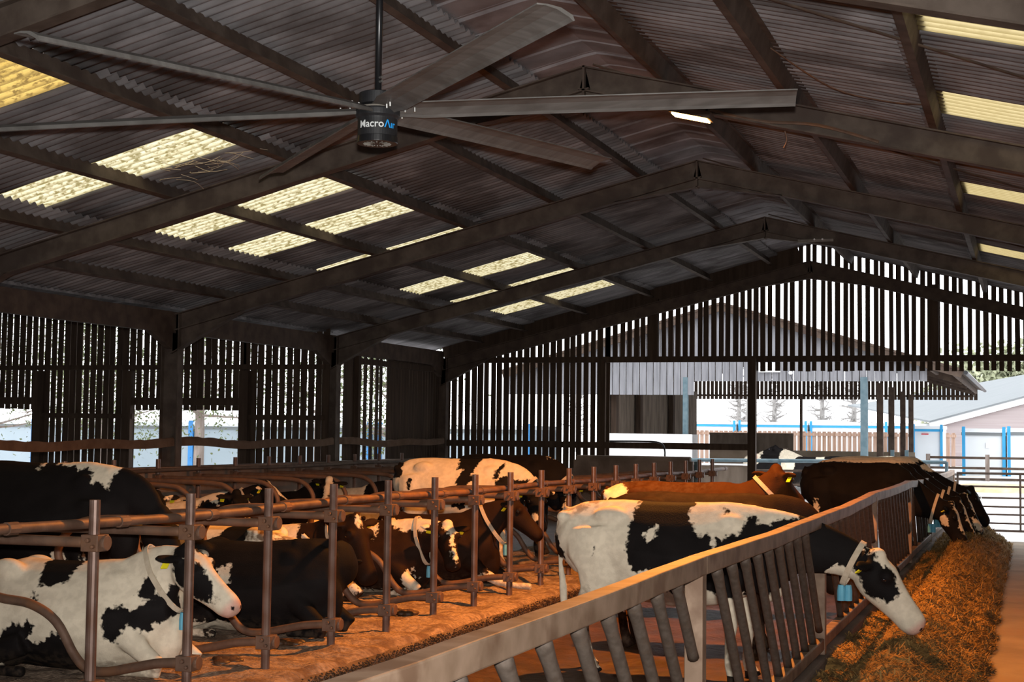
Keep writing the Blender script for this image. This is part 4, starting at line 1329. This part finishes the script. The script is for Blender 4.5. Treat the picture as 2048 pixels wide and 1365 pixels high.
# cows in the far pen behind the yard rails
FP = 'cows in the pen beyond the yard rails'
cow('far cow with a white head end lying behind the yard rails', (-6.9, 43.2, .55), -.2, 1.0, 'lie', poll=(-.0, 0, .99), hdir=(-1, 0, -.3), base=.3, collar=False, tags=False, vox=.03,
    coat_=[('e', -1, (-.75, 0, .6), (.45, .6, .6)), ('e', -1, (.5, 0, .8), (.35, .6, .25))], group=FP)
cow('far black cow with white splashes lying in front of the others in the pen', (-5.6, 42.2, .5), .1, 1.0, 'lie', poll=(1.05, 0, .75), hdir=(.9, 0, -.4), base=.3, collar=False, tags=False, vox=.03,
    coat_=[('e', -1, (-.8, 0, .6), (.22, .6, .6)), ('e', -1, (.1, 0, .8), (.12, .6, .35))], group=FP)
cow('far dun calf coloured cow lying last in the pen behind the rails', (-4.3, 44.0, .55), .1, .95, 'lie', poll=(1.05, 0, .7), hdir=(.9, 0, -.4), base=-.3, collar=False, tags=False, vox=.03,
    coat_=[('e', 1, (-.4, 0, .8), (.2, .6, .2))], group=FP, dirt=[((0, 0, .6), (2, 1, .8), .6)])

# ------------------------------------------------------------------ beyond the gable: yard, shed, cabins, trees
mb = MB(); mb.bb(-9.35, -6.75, 31.25, 31.45, -.2, 1.36); mb.cyl((-9.3, 31.35, 1.36), (-6.8, 31.35, 1.36), .10, 12)
struct('wall_front', mb, M['concrete_dark'])
mb = MB(); mb.tube([(-6.68, 31.35, z) for z in (-.1, .7, 1.36)], .045, 10)
tag(mb.build('steel_post', M['galv_new'], smooth=True), 'grey steel post at the end of the dark cross wall', 'post')
mb = MB(); mb.tube(smooth_path([(-8.9, 32.55, 1.76), (-8.2, 32.5, 1.765), (-7.75, 32.48, 1.74), (-7.62, 32.46, 1.58), (-7.62, 32.4, 1.2)], 6), .02, 8)
tag(mb.build('water_hose', M['hose'], smooth=True), 'black water hose drooping off the dark gable rail', 'hose')

# rail barrier across the yard
br = tag(empty('yard_barrier', (-7.95, 36.6, 0)), 'grey steel rail barrier across the yard behind the brown cow', 'barrier')
for z, r, m in ((1.30, .045, 'galv_new'), (1.06, .028, 'steel_dark'), (.72, .028, 'steel_dark'), (.40, .028, 'steel_dark')):
    mb = MB(); mb.tube([(0, 0, z), (3.4, 0, z + .03), (6.1, 0, z + .05)], r, 8); mb.build('rail', M[m], br)
for x in (0, 2.2, 4.05, 6.1):
    mb = MB(); mb.cyl((x, 0, -.34), (x, 0, 1.36), .04, 10); mb.build('post', M['galv_new'], br)
pb = tag(empty('plank_barrier', (-7.9, 36.45, 0)), 'stained plank hoarding with a white top edge beside the gable post', 'hoarding')
mb = MB(); mb.bb(0, 1.55, -.03, .03, -.3, 1.18); mb.build('boards', M['dark_panel'], pb)
mb = MB(); mb.bb(0, 1.58, -.05, .05, 1.19, 1.23); mb.build('top_edge', M['sign'], pb)

shed = tag(empty('open_shed', (-8.2, 42, 0)), 'open timber shed across the yard with silvered board gable', 'shed')
SX = Vector((-8.2, 42, 0))


def sh(x, y, z): return (x - SX.x, y - SX.y, z)


def zsh(x): return 5.55 - .292 * abs(x + 8.2)


mb = MB()
x = -14.6
while x < -2.70:
    zb = 3.05 if x < -9.2 else 3.44
    P = [sh(x, 42, zb), sh(x + .178, 42, zb), sh(x + .178, 42, zsh(x + .178) - .05), sh(x, 42, zsh(x) - .05)]
    mb.add(P + [(p[0], p[1] + .025, p[2]) for p in P], [(0, 1, 2, 3), (7, 6, 5, 4), (0, 4, 5, 1), (1, 5, 6, 2), (2, 6, 7, 3), (3, 7, 4, 0)])
    x += .2
mb.build('gable_boards', M['grey_wood'], shed)
mb = MB()
for s in (-1, 1):
    a = [sh(-8.2, 41.7, 5.60), sh(-8.2, 59.6, 5.60), sh(-8.2 + s * 6.55, 59.6, 5.60 - .292 * 6.55), sh(-8.2 + s * 6.55, 41.7, 5.60 - .292 * 6.55)]
    mb.add(a + [(p[0], p[1], p[2] + .07) for p in a], [(0, 1, 2, 3), (7, 6, 5, 4), (0, 4, 5, 1), (1, 5, 6, 2), (2, 6, 7, 3), (3, 7, 4, 0)])
mb.build('roof', M['steel_dark'], shed)
mb = MB()
for s in (-1, 1):
    mb.beam(sh(-8.2, 41.75, 5.52), sh(-8.2 + s * 6.5, 41.75, 5.52 - .292 * 6.5), .05, .20)
    for y in (46.64, 50.6, 55.3, 59.2): mb.beam(sh(-8.2, y, 5.45), sh(-8.2 + s * 6.3, y, 5.45 - .292 * 6.3), .1, .22)
    for u in (1.5, 3, 4.5, 5.6, 6.3): mb.bb(-8.2 + s * u - .04 - SX.x, -8.2 + s * u + .04 - SX.x, -.2, 17.3, 5.42 - .292 * u, 5.58 - .292 * u)
mb.build('roof_timbers', M['steel_dark'], shed)
mb = MB(); mb.tube([sh(-1.60, 41.6, 3.66), sh(-1.60, 59.6, 3.70)], .06, 8); mb.build('gutter', M['hose'], shed)
for (x, y, m, wd) in [(-4.29, 42.06, 'galv_new', .19), (-9.27, 42.06, 'galv_new', .14)] + [(-4.29, y, 'steel_dark', .18) for y in (46.64, 50.6, 55.3, 59.2)] + [(-8.45, 59.2, 'steel_dark', .10)]:
    mb = MB(); mb.box(sh(x, y, 1.75), (wd, wd, 3.6)); mb.build('post', M[m], shed)
mb = MB()
x = -14.2
while x < -1.95:
    P = [sh(x, 59.3, 3.34), sh(x + .13, 59.3, 3.34), sh(x + .13, 59.3, zsh(x + .13) - .1), sh(x, 59.3, zsh(x) - .1)]
    if P[2][2] > P[0][2]:
        mb.add(P + [(p[0], p[1] + .025, p[2]) for p in P], [(0, 1, 2, 3), (7, 6, 5, 4), (0, 4, 5, 1), (1, 5, 6, 2), (2, 6, 7, 3), (3, 7, 4, 0)])
    x += .165
mb.bb(*(-14.2 - SX.x, -2.0 - SX.x), 17.25, 17.3, 3.45, 3.53)
mb.build('far_gable_boards', M['slat'], shed)
mb = MB()
y = 42.3
while y < 54.5:
    mb.bb(-11.65 - SX.x, -11.62 - SX.x, y - 42, y - 42 + .17, 1.9, 3.5); y += .19
mb.build('side_boards', M['dark_panel'], shed)
mb = MB(); mb.bb(-11.75 - SX.x, -11.55 - SX.x, .3, 12.5, .0, 1.92)
mb.build('side_wall', M['white_wall'], shed)
for y in (42.6, 45.5, 50.0):
    mb = MB(); mb.box((-11.5 - SX.x, y - 42, 2.7), (.16, .3, 1.6)); mb.build('side_post', M['slat'], shed)
mb = MB(); mb.bb(-11.6, -9.05, 41.85, 41.95, -.1, 1.93)
o = mb.build('white_panel', M['white_wall']); tag(o, 'whitewashed low wall panel left of the pale blue shed post', 'wall panel')
mb = MB(); mb.bb(-7.17, -6.57, 41.93, 41.99, 3.69, 3.96)
tag(mb.build('blank_sign', M['sign']), 'small blank white sign high on the silvered boards', 'sign')
sl_ = tag(empty('security_light', (-6.28, 41.93, 3.62)), 'small white security light on the silvered boards', 'light')
mb = MB(); mb.ell((0, 0, .05), (.06, .05, .05)); mb.build('head', M['sign'], sl_)
mb = MB(); mb.tube(smooth_path([(0, .02, .02), (.02, 0, -.06), (.05, .0, -.14)], 4), .012, 6); mb.build('cable', M['hose'], sl_)
mb = MB(); mb.bb(-10.6, -7.7, 52.0, 52.1, .3, 1.92); mb.bb(-10.6, -7.7, 51.95, 52.15, 1.92, 2.0)
tag(mb.build('feed_wall', M['dark_panel']), 'dark stained feed wall inside the open shed', 'wall panel')
for i, (x, m_, lab) in enumerate(((-9.25, 'tan_panel', 'tan ply board leaning against the dark feed wall'), (-7.6, 'concrete_dark', 'grey board next to the gable post beneath the feed wall'))):
    mb = MB(); mb.box((x, 48.5, 1.05), (1.25 if i == 0 else .5, .05, .95)); tag(mb.build('ply_board', M[m_]), lab, 'board')
mb = MB(); mb.bb(-9.0, -4.0, 57.0, 57.15, .4, 1.36)
tag(mb.build('pen_wall', M['concrete']), 'long low grey concrete wall behind the penned cows', 'wall panel')

fn = tag(empty('timber_fence', (-15.5, 63, .6)), 'new pinkish close-boarded timber fence beyond the shed', 'fence')
mb = MB()
x = 0
while x < 12.6:
    mb.bb(x, x + .15, -.02, .0 if int(x / .2) % 2 else .03, -.05, 1.50); x += .205
mb.build('boards', M['fence_pink'], fn)
mb = MB(); mb.bb(0, 12.7, -.05, -.02, 1.32, 1.44); mb.build('rail', M['fence_pink'], fn)
# row of blue trimmed cabins behind the fence and to the right
def cabin(x, y, wd, zt, lab, mt='cabin_far', blue='blue_bright', dpt=2.6, zb=.5, post=.10, fit=True):
    t = tag(empty('portable_cabin', (x, y, zb)), lab, 'cabin', 'blue trimmed cabins')
    h_ = zt - zb
    mb = MB(); mb.bb(0, wd, 0, dpt, .05, h_ - .12); mb.build('wall', M[mt], t)
    mb = MB(); mb.bb(-.03, wd + .03, -.05, dpt, h_ - .12, h_); mb.build('roof_beam', M['cabin_far'], t)
    mb = MB(); mb.bb(-.02, wd + .02, -.04, .0, h_ - .22, h_ - .125); mb.build('fascia', M['roof_grey'] if fit or blue == 'blue' else M[blue], t)
    for xx in (0, wd - post):
        mb = MB(); mb.bb(xx, xx + post, -.06, .04, .0, h_ + .06); mb.build('corner_post', M[blue], t)
    if fit:
        mb = MB(); mb.bb(wd * .55, wd * .55 + .12, -.03, 0, h_ - .62, h_ - .45); mb.build('lamp', M['sign'], t)
    return t


cabin(-2.05, 50, 1.32, 2.22, 'white cabin with bright blue corner posts left of the gate post')
cabin(-.68, 50, 2.6, 2.24, 'white cabin with blue corner posts at the edge behind the gate')
c = cabin(-4.35, 60.6, 1.15, 2.36, 'white cabin with blue eaves and red sticker behind the shed posts', blue='blue_bright', fit=False)
mb = MB(); mb.bb(.35, .62, -.05, -.03, 1.52, 1.56); mb.build('sticker', M['red'], c)
for i, (x, wd) in enumerate(((-16.6, 4.3), (-12.2, 3.0), (-9.1, 3.3), (-5.7, 2.2))):
    cabin(x, 66 + .2 * i, wd, 2.50, '%s blue eaved cabin peeping over the pinkish fence' % ('leftmost', 'second', 'third', 'fourth')[i], fit=False, blue='blue_bright', dpt=2)
mb = MB()
prof = [(0, 0), (.3, .9), (1.2, 1.5), (2.6, 1.72), (4.0, 1.5), (4.9, .9), (5.2, 0)]
n = len(prof)
for (x, y, L, sc_) in ((-17.5, 70, 0, 0),):
    pass
pt = tag(empty('polytunnel', (-18.5, 74, 1.0)), 'long white polythene tunnel roof behind the blue eaved cabins', 'polytunnel')
mb = MB()
xs_ = np.linspace(0, 16.2, 20)
vs = []
for x in xs_:
    e = 1 - abs(x / 16.2 * 2 - 1) ** 5
    for (a, z) in prof: vs.append((x, a, z * (.55 + .45 * e) * (.92 + .08 * math.sin(x * .9))))
fs = [(i * n + j, i * n + j + 1, (i + 1) * n + j + 1, (i + 1) * n + j) for i in range(19) for j in range(n - 1)]
fs += [tuple(range(n - 1, -1, -1)), tuple(19 * n + j for j in range(n))]
mb.add(vs, fs); mb.build('cover', M['polytunnel'], pt, smooth=False)
mb = MB(); mb.bb(-.05, 16.25, -.05, 5.25, -.3, .05); mb.build('base_board', M['polytunnel'], pt)

barn = tag(empty('grey_roofed_barn', (-3.8, 66, .6)), 'wide grey tiled barn with faded pink gable behind the cabins', 'barn')
mb = MB()
vs = [(0, 0, 1.86), (13.8, 0, 5.73), (13.8, 0, -.2), (0, 0, -.2)]
mb.add(vs + [(p[0], .2, p[2]) for p in vs], [(0, 3, 2, 1), (4, 5, 6, 7), (0, 1, 5, 4), (1, 2, 6, 5), (2, 3, 7, 6), (3, 0, 4, 7)])
mb.build('gable', M['gable_pink'], barn)
mb = MB(); mb.beam((-.2, -.12, 1.82), (13.8, -.12, 5.75), .12, .26); mb.build('bargeboard', M['sign'], barn)
mb = MB()
vs = [(-.2, -.3, 1.93), (13.8, -.3, 5.87), (13.8, 22, 5.0), (-6.1, 22, 3.05)]
mb.add(vs + [(p[0], p[1], p[2] + .08) for p in vs], [(3, 2, 1, 0), (4, 5, 6, 7), (0, 1, 5, 4), (1, 2, 6, 5), (2, 3, 7, 6), (3, 0, 4, 7)])
mb.build('roof', M['roof_grey'], barn)
# post and rail fence, gate, straw bank
pr = tag(empty('post_and_rail_fence', (-2.9, 46, .3)), 'dark post and rail fence in front of the white cabins', 'fence')
for z in (.42, .74, 1.04):
    mb = MB(); mb.bb(0, 6, -.03, .03, z - .035, z + .035); mb.build('rail', M['steel_dark'], pr)
for x in (.05, 1.72, 3.4):
    mb = MB(); mb.bb(x - .06, x + .06, -.06, .06, -.2, 1.14); mb.build('post', M['bark'], pr)
gt = tag(empty('yard_gate', (-1.62, 36.5, -.25)), 'dark tubular field gate closing the end of the feed passage', 'gate')
for z in (.05, .22, .42, .60, .80, 1.06, 1.36):
    mb = MB(); mb.tube([(0, 0, z), (4.2, 0, z + .01)], .022 if z not in (.05, 1.36) else .028, 8); mb.build('rail', M['steel_dark'], gt)
for x in (.02, 1.40, 2.8, 4.2):
    mb = MB(); mb.cyl((x, 0, .03), (x, 0, 1.38), .024, 8); mb.build('upright', M['steel_dark'], gt)
mb = MB(); mb.tube(smooth_path([(.02, 0, .88), (.4, -.02, .88), (.52, -.02, .84), (.56, -.02, .70)], 5), .012, 6); mb.build('latch', M['bolt'], gt)
mb = MB(); mb.ell((-.6, 44.6, .32), (2.6, .9, .34), 20, 8); mb.ell((2.0, 44.8, .25), (2.4, .9, .30), 20, 8)
tag(mb.build('straw_bank', M['straw_bank'], smooth=True), 'low straw and muck bank in the yard beyond the gate', 'straw', kind='stuff')
for i, x in enumerate((-3.75, -3.35)):
    t = tag(empty('crush_post', (x, 44.5, .4)), ('left' if i == 0 else 'right') + ' grey steel upright of the pair beside the last shed post', 'post')
    mb = MB(); mb.bb(-.05, .05, -.05, .05, -.2, 1.15); mb.build('upright', M['galv_new'], t)
    mb = MB()
    for z in (.4, .7, .95): mb.cyl((0, -.05, z), (.25, -.05, z), .02, 6)
    mb.build('hinge_pins', M['steel_dark'], t)

# pale blue cabins seen through the wing openings
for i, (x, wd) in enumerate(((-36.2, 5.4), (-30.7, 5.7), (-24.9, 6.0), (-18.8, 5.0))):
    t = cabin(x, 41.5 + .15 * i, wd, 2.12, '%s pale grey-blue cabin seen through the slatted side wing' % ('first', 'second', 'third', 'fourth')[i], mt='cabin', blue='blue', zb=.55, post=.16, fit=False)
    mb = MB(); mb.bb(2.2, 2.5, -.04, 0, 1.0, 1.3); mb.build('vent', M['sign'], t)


def tree(name, x, y, z, h_, r, lab, seed, leaf=None, nleaf=0, crown=None, bark='bark', nbr=16, lw=.05, group=None):
    rd = random.Random(seed)
    t = tag(empty(name, (x, y, z)), lab, 'tree', group)
    mb = MB()
    pts = [(0, 0, 0)]
    for i in range(1, 7): pts.append((pts[-1][0] + rd.gauss(0, .02 * h_ / 6), pts[-1][1] + rd.gauss(0, .02 * h_ / 6), h_ * i / 6))
    tp = smooth_path(pts, 3)
    mb.tube(tp, [r * (1 - .8 * i / (len(tp) - 1)) for i in range(len(tp))], 8)
    mb.build('trunk', M[bark], t, smooth=True)
    mb = MB()
    tips = []
    for i in range(nbr):
        f = rd.uniform(.22, .98); b = Vector(tp[int(f * (len(tp) - 1))]); a = rd.uniform(0, 6.28); L = h_ * rd.uniform(.12, .30) * (1.2 - f)
        d = Vector((math.cos(a), math.sin(a), rd.uniform(-.1, .6)))
        p1 = b + d * L * .5 + Vector((0, 0, rd.uniform(-.1, .1))); p2 = b + d * L + Vector((0, 0, rd.uniform(-.2, .3)))
        mb.tube(smooth_path([b, p1, p2], 4), [r * .30 * (1 - .11 * j) for j in range(9)], 5)
        tips += [p1, p2]
        for q in range(3):
            s = b.lerp(p2, rd.uniform(.3, .95)); e = s + Vector((rd.gauss(0, 1), rd.gauss(0, 1), rd.gauss(.2, .6))) * L * .28
            mb.tube([s, e], [r * .10, r * .04], 4); tips.append(e)
    mb.build('branches', M[bark], t)
    if leaf:
        vs = []; fs = []
        rg = np.random.default_rng(seed)
        for i in range(nleaf):
            c = Vector(rd.choice(tips)) + Vector(rg.normal(0, 1, 3)) * crown
            d1 = Vector(rg.normal(0, 1, 3)).normalized() * lw * rd.uniform(.6, 1.6); d2 = Vector(rg.normal(0, 1, 3)).normalized() * lw * rd.uniform(.4, 1)
            k = len(vs); vs += [c - d1, c + d2, c + d1, c - d2]; fs.append((k, k + 1, k + 2, k + 3))
        mb = MB(); mb.add(vs, fs)
        o = mb.build('foliage', M[leaf], t); o['kind'] = 'stuff'
    return t


tree('pine_tree', -23.0, 38.6, .2, 9.5, .17, 'pale barked pine seen in the opening right of the middle truss column', 3, 'leaf', 9000, .55, nbr=30, lw=.05, group='pines outside the wing')
tree('pine_tree', -25.6, 37.6, .2, 9.0, .15, 'leafy pine seen in the opening left of the middle truss column', 8, 'leaf', 9000, .55, nbr=34, lw=.05, group='pines outside the wing')
tree('pine_tree', -19.5, 39.5, .2, 9.8, .16, 'pine showing through the slats right of the wing opening', 17, 'leaf', 9000, .6, nbr=30, lw=.05, group='pines outside the wing')
tree('bare_tree', -30.2, 38.3, .2, 7.5, .16, 'bare winter tree seen in the wing opening at the left edge', 5, nbr=60)
tree('bare_tree', -27.9, 39.4, .2, 8.0, .14, 'bare tree hidden behind the slats between the wing openings', 6, 'leaf', 7000, .6, nbr=46, lw=.05)
tree('pine_tree', -33.5, 41.0, .2, 10.5, .18, 'tall pine furthest left behind the wing slats', 12, 'leaf', 9000, .7, nbr=36, lw=.05, group='pines outside the wing')
tree('pine_tree', -15.9, 36.5, .0, 8.0, .13, 'young pine beyond the wide gapped corner slats', 13, 'leaf', 6000, .45, nbr=30, lw=.045, group='pines outside the wing')
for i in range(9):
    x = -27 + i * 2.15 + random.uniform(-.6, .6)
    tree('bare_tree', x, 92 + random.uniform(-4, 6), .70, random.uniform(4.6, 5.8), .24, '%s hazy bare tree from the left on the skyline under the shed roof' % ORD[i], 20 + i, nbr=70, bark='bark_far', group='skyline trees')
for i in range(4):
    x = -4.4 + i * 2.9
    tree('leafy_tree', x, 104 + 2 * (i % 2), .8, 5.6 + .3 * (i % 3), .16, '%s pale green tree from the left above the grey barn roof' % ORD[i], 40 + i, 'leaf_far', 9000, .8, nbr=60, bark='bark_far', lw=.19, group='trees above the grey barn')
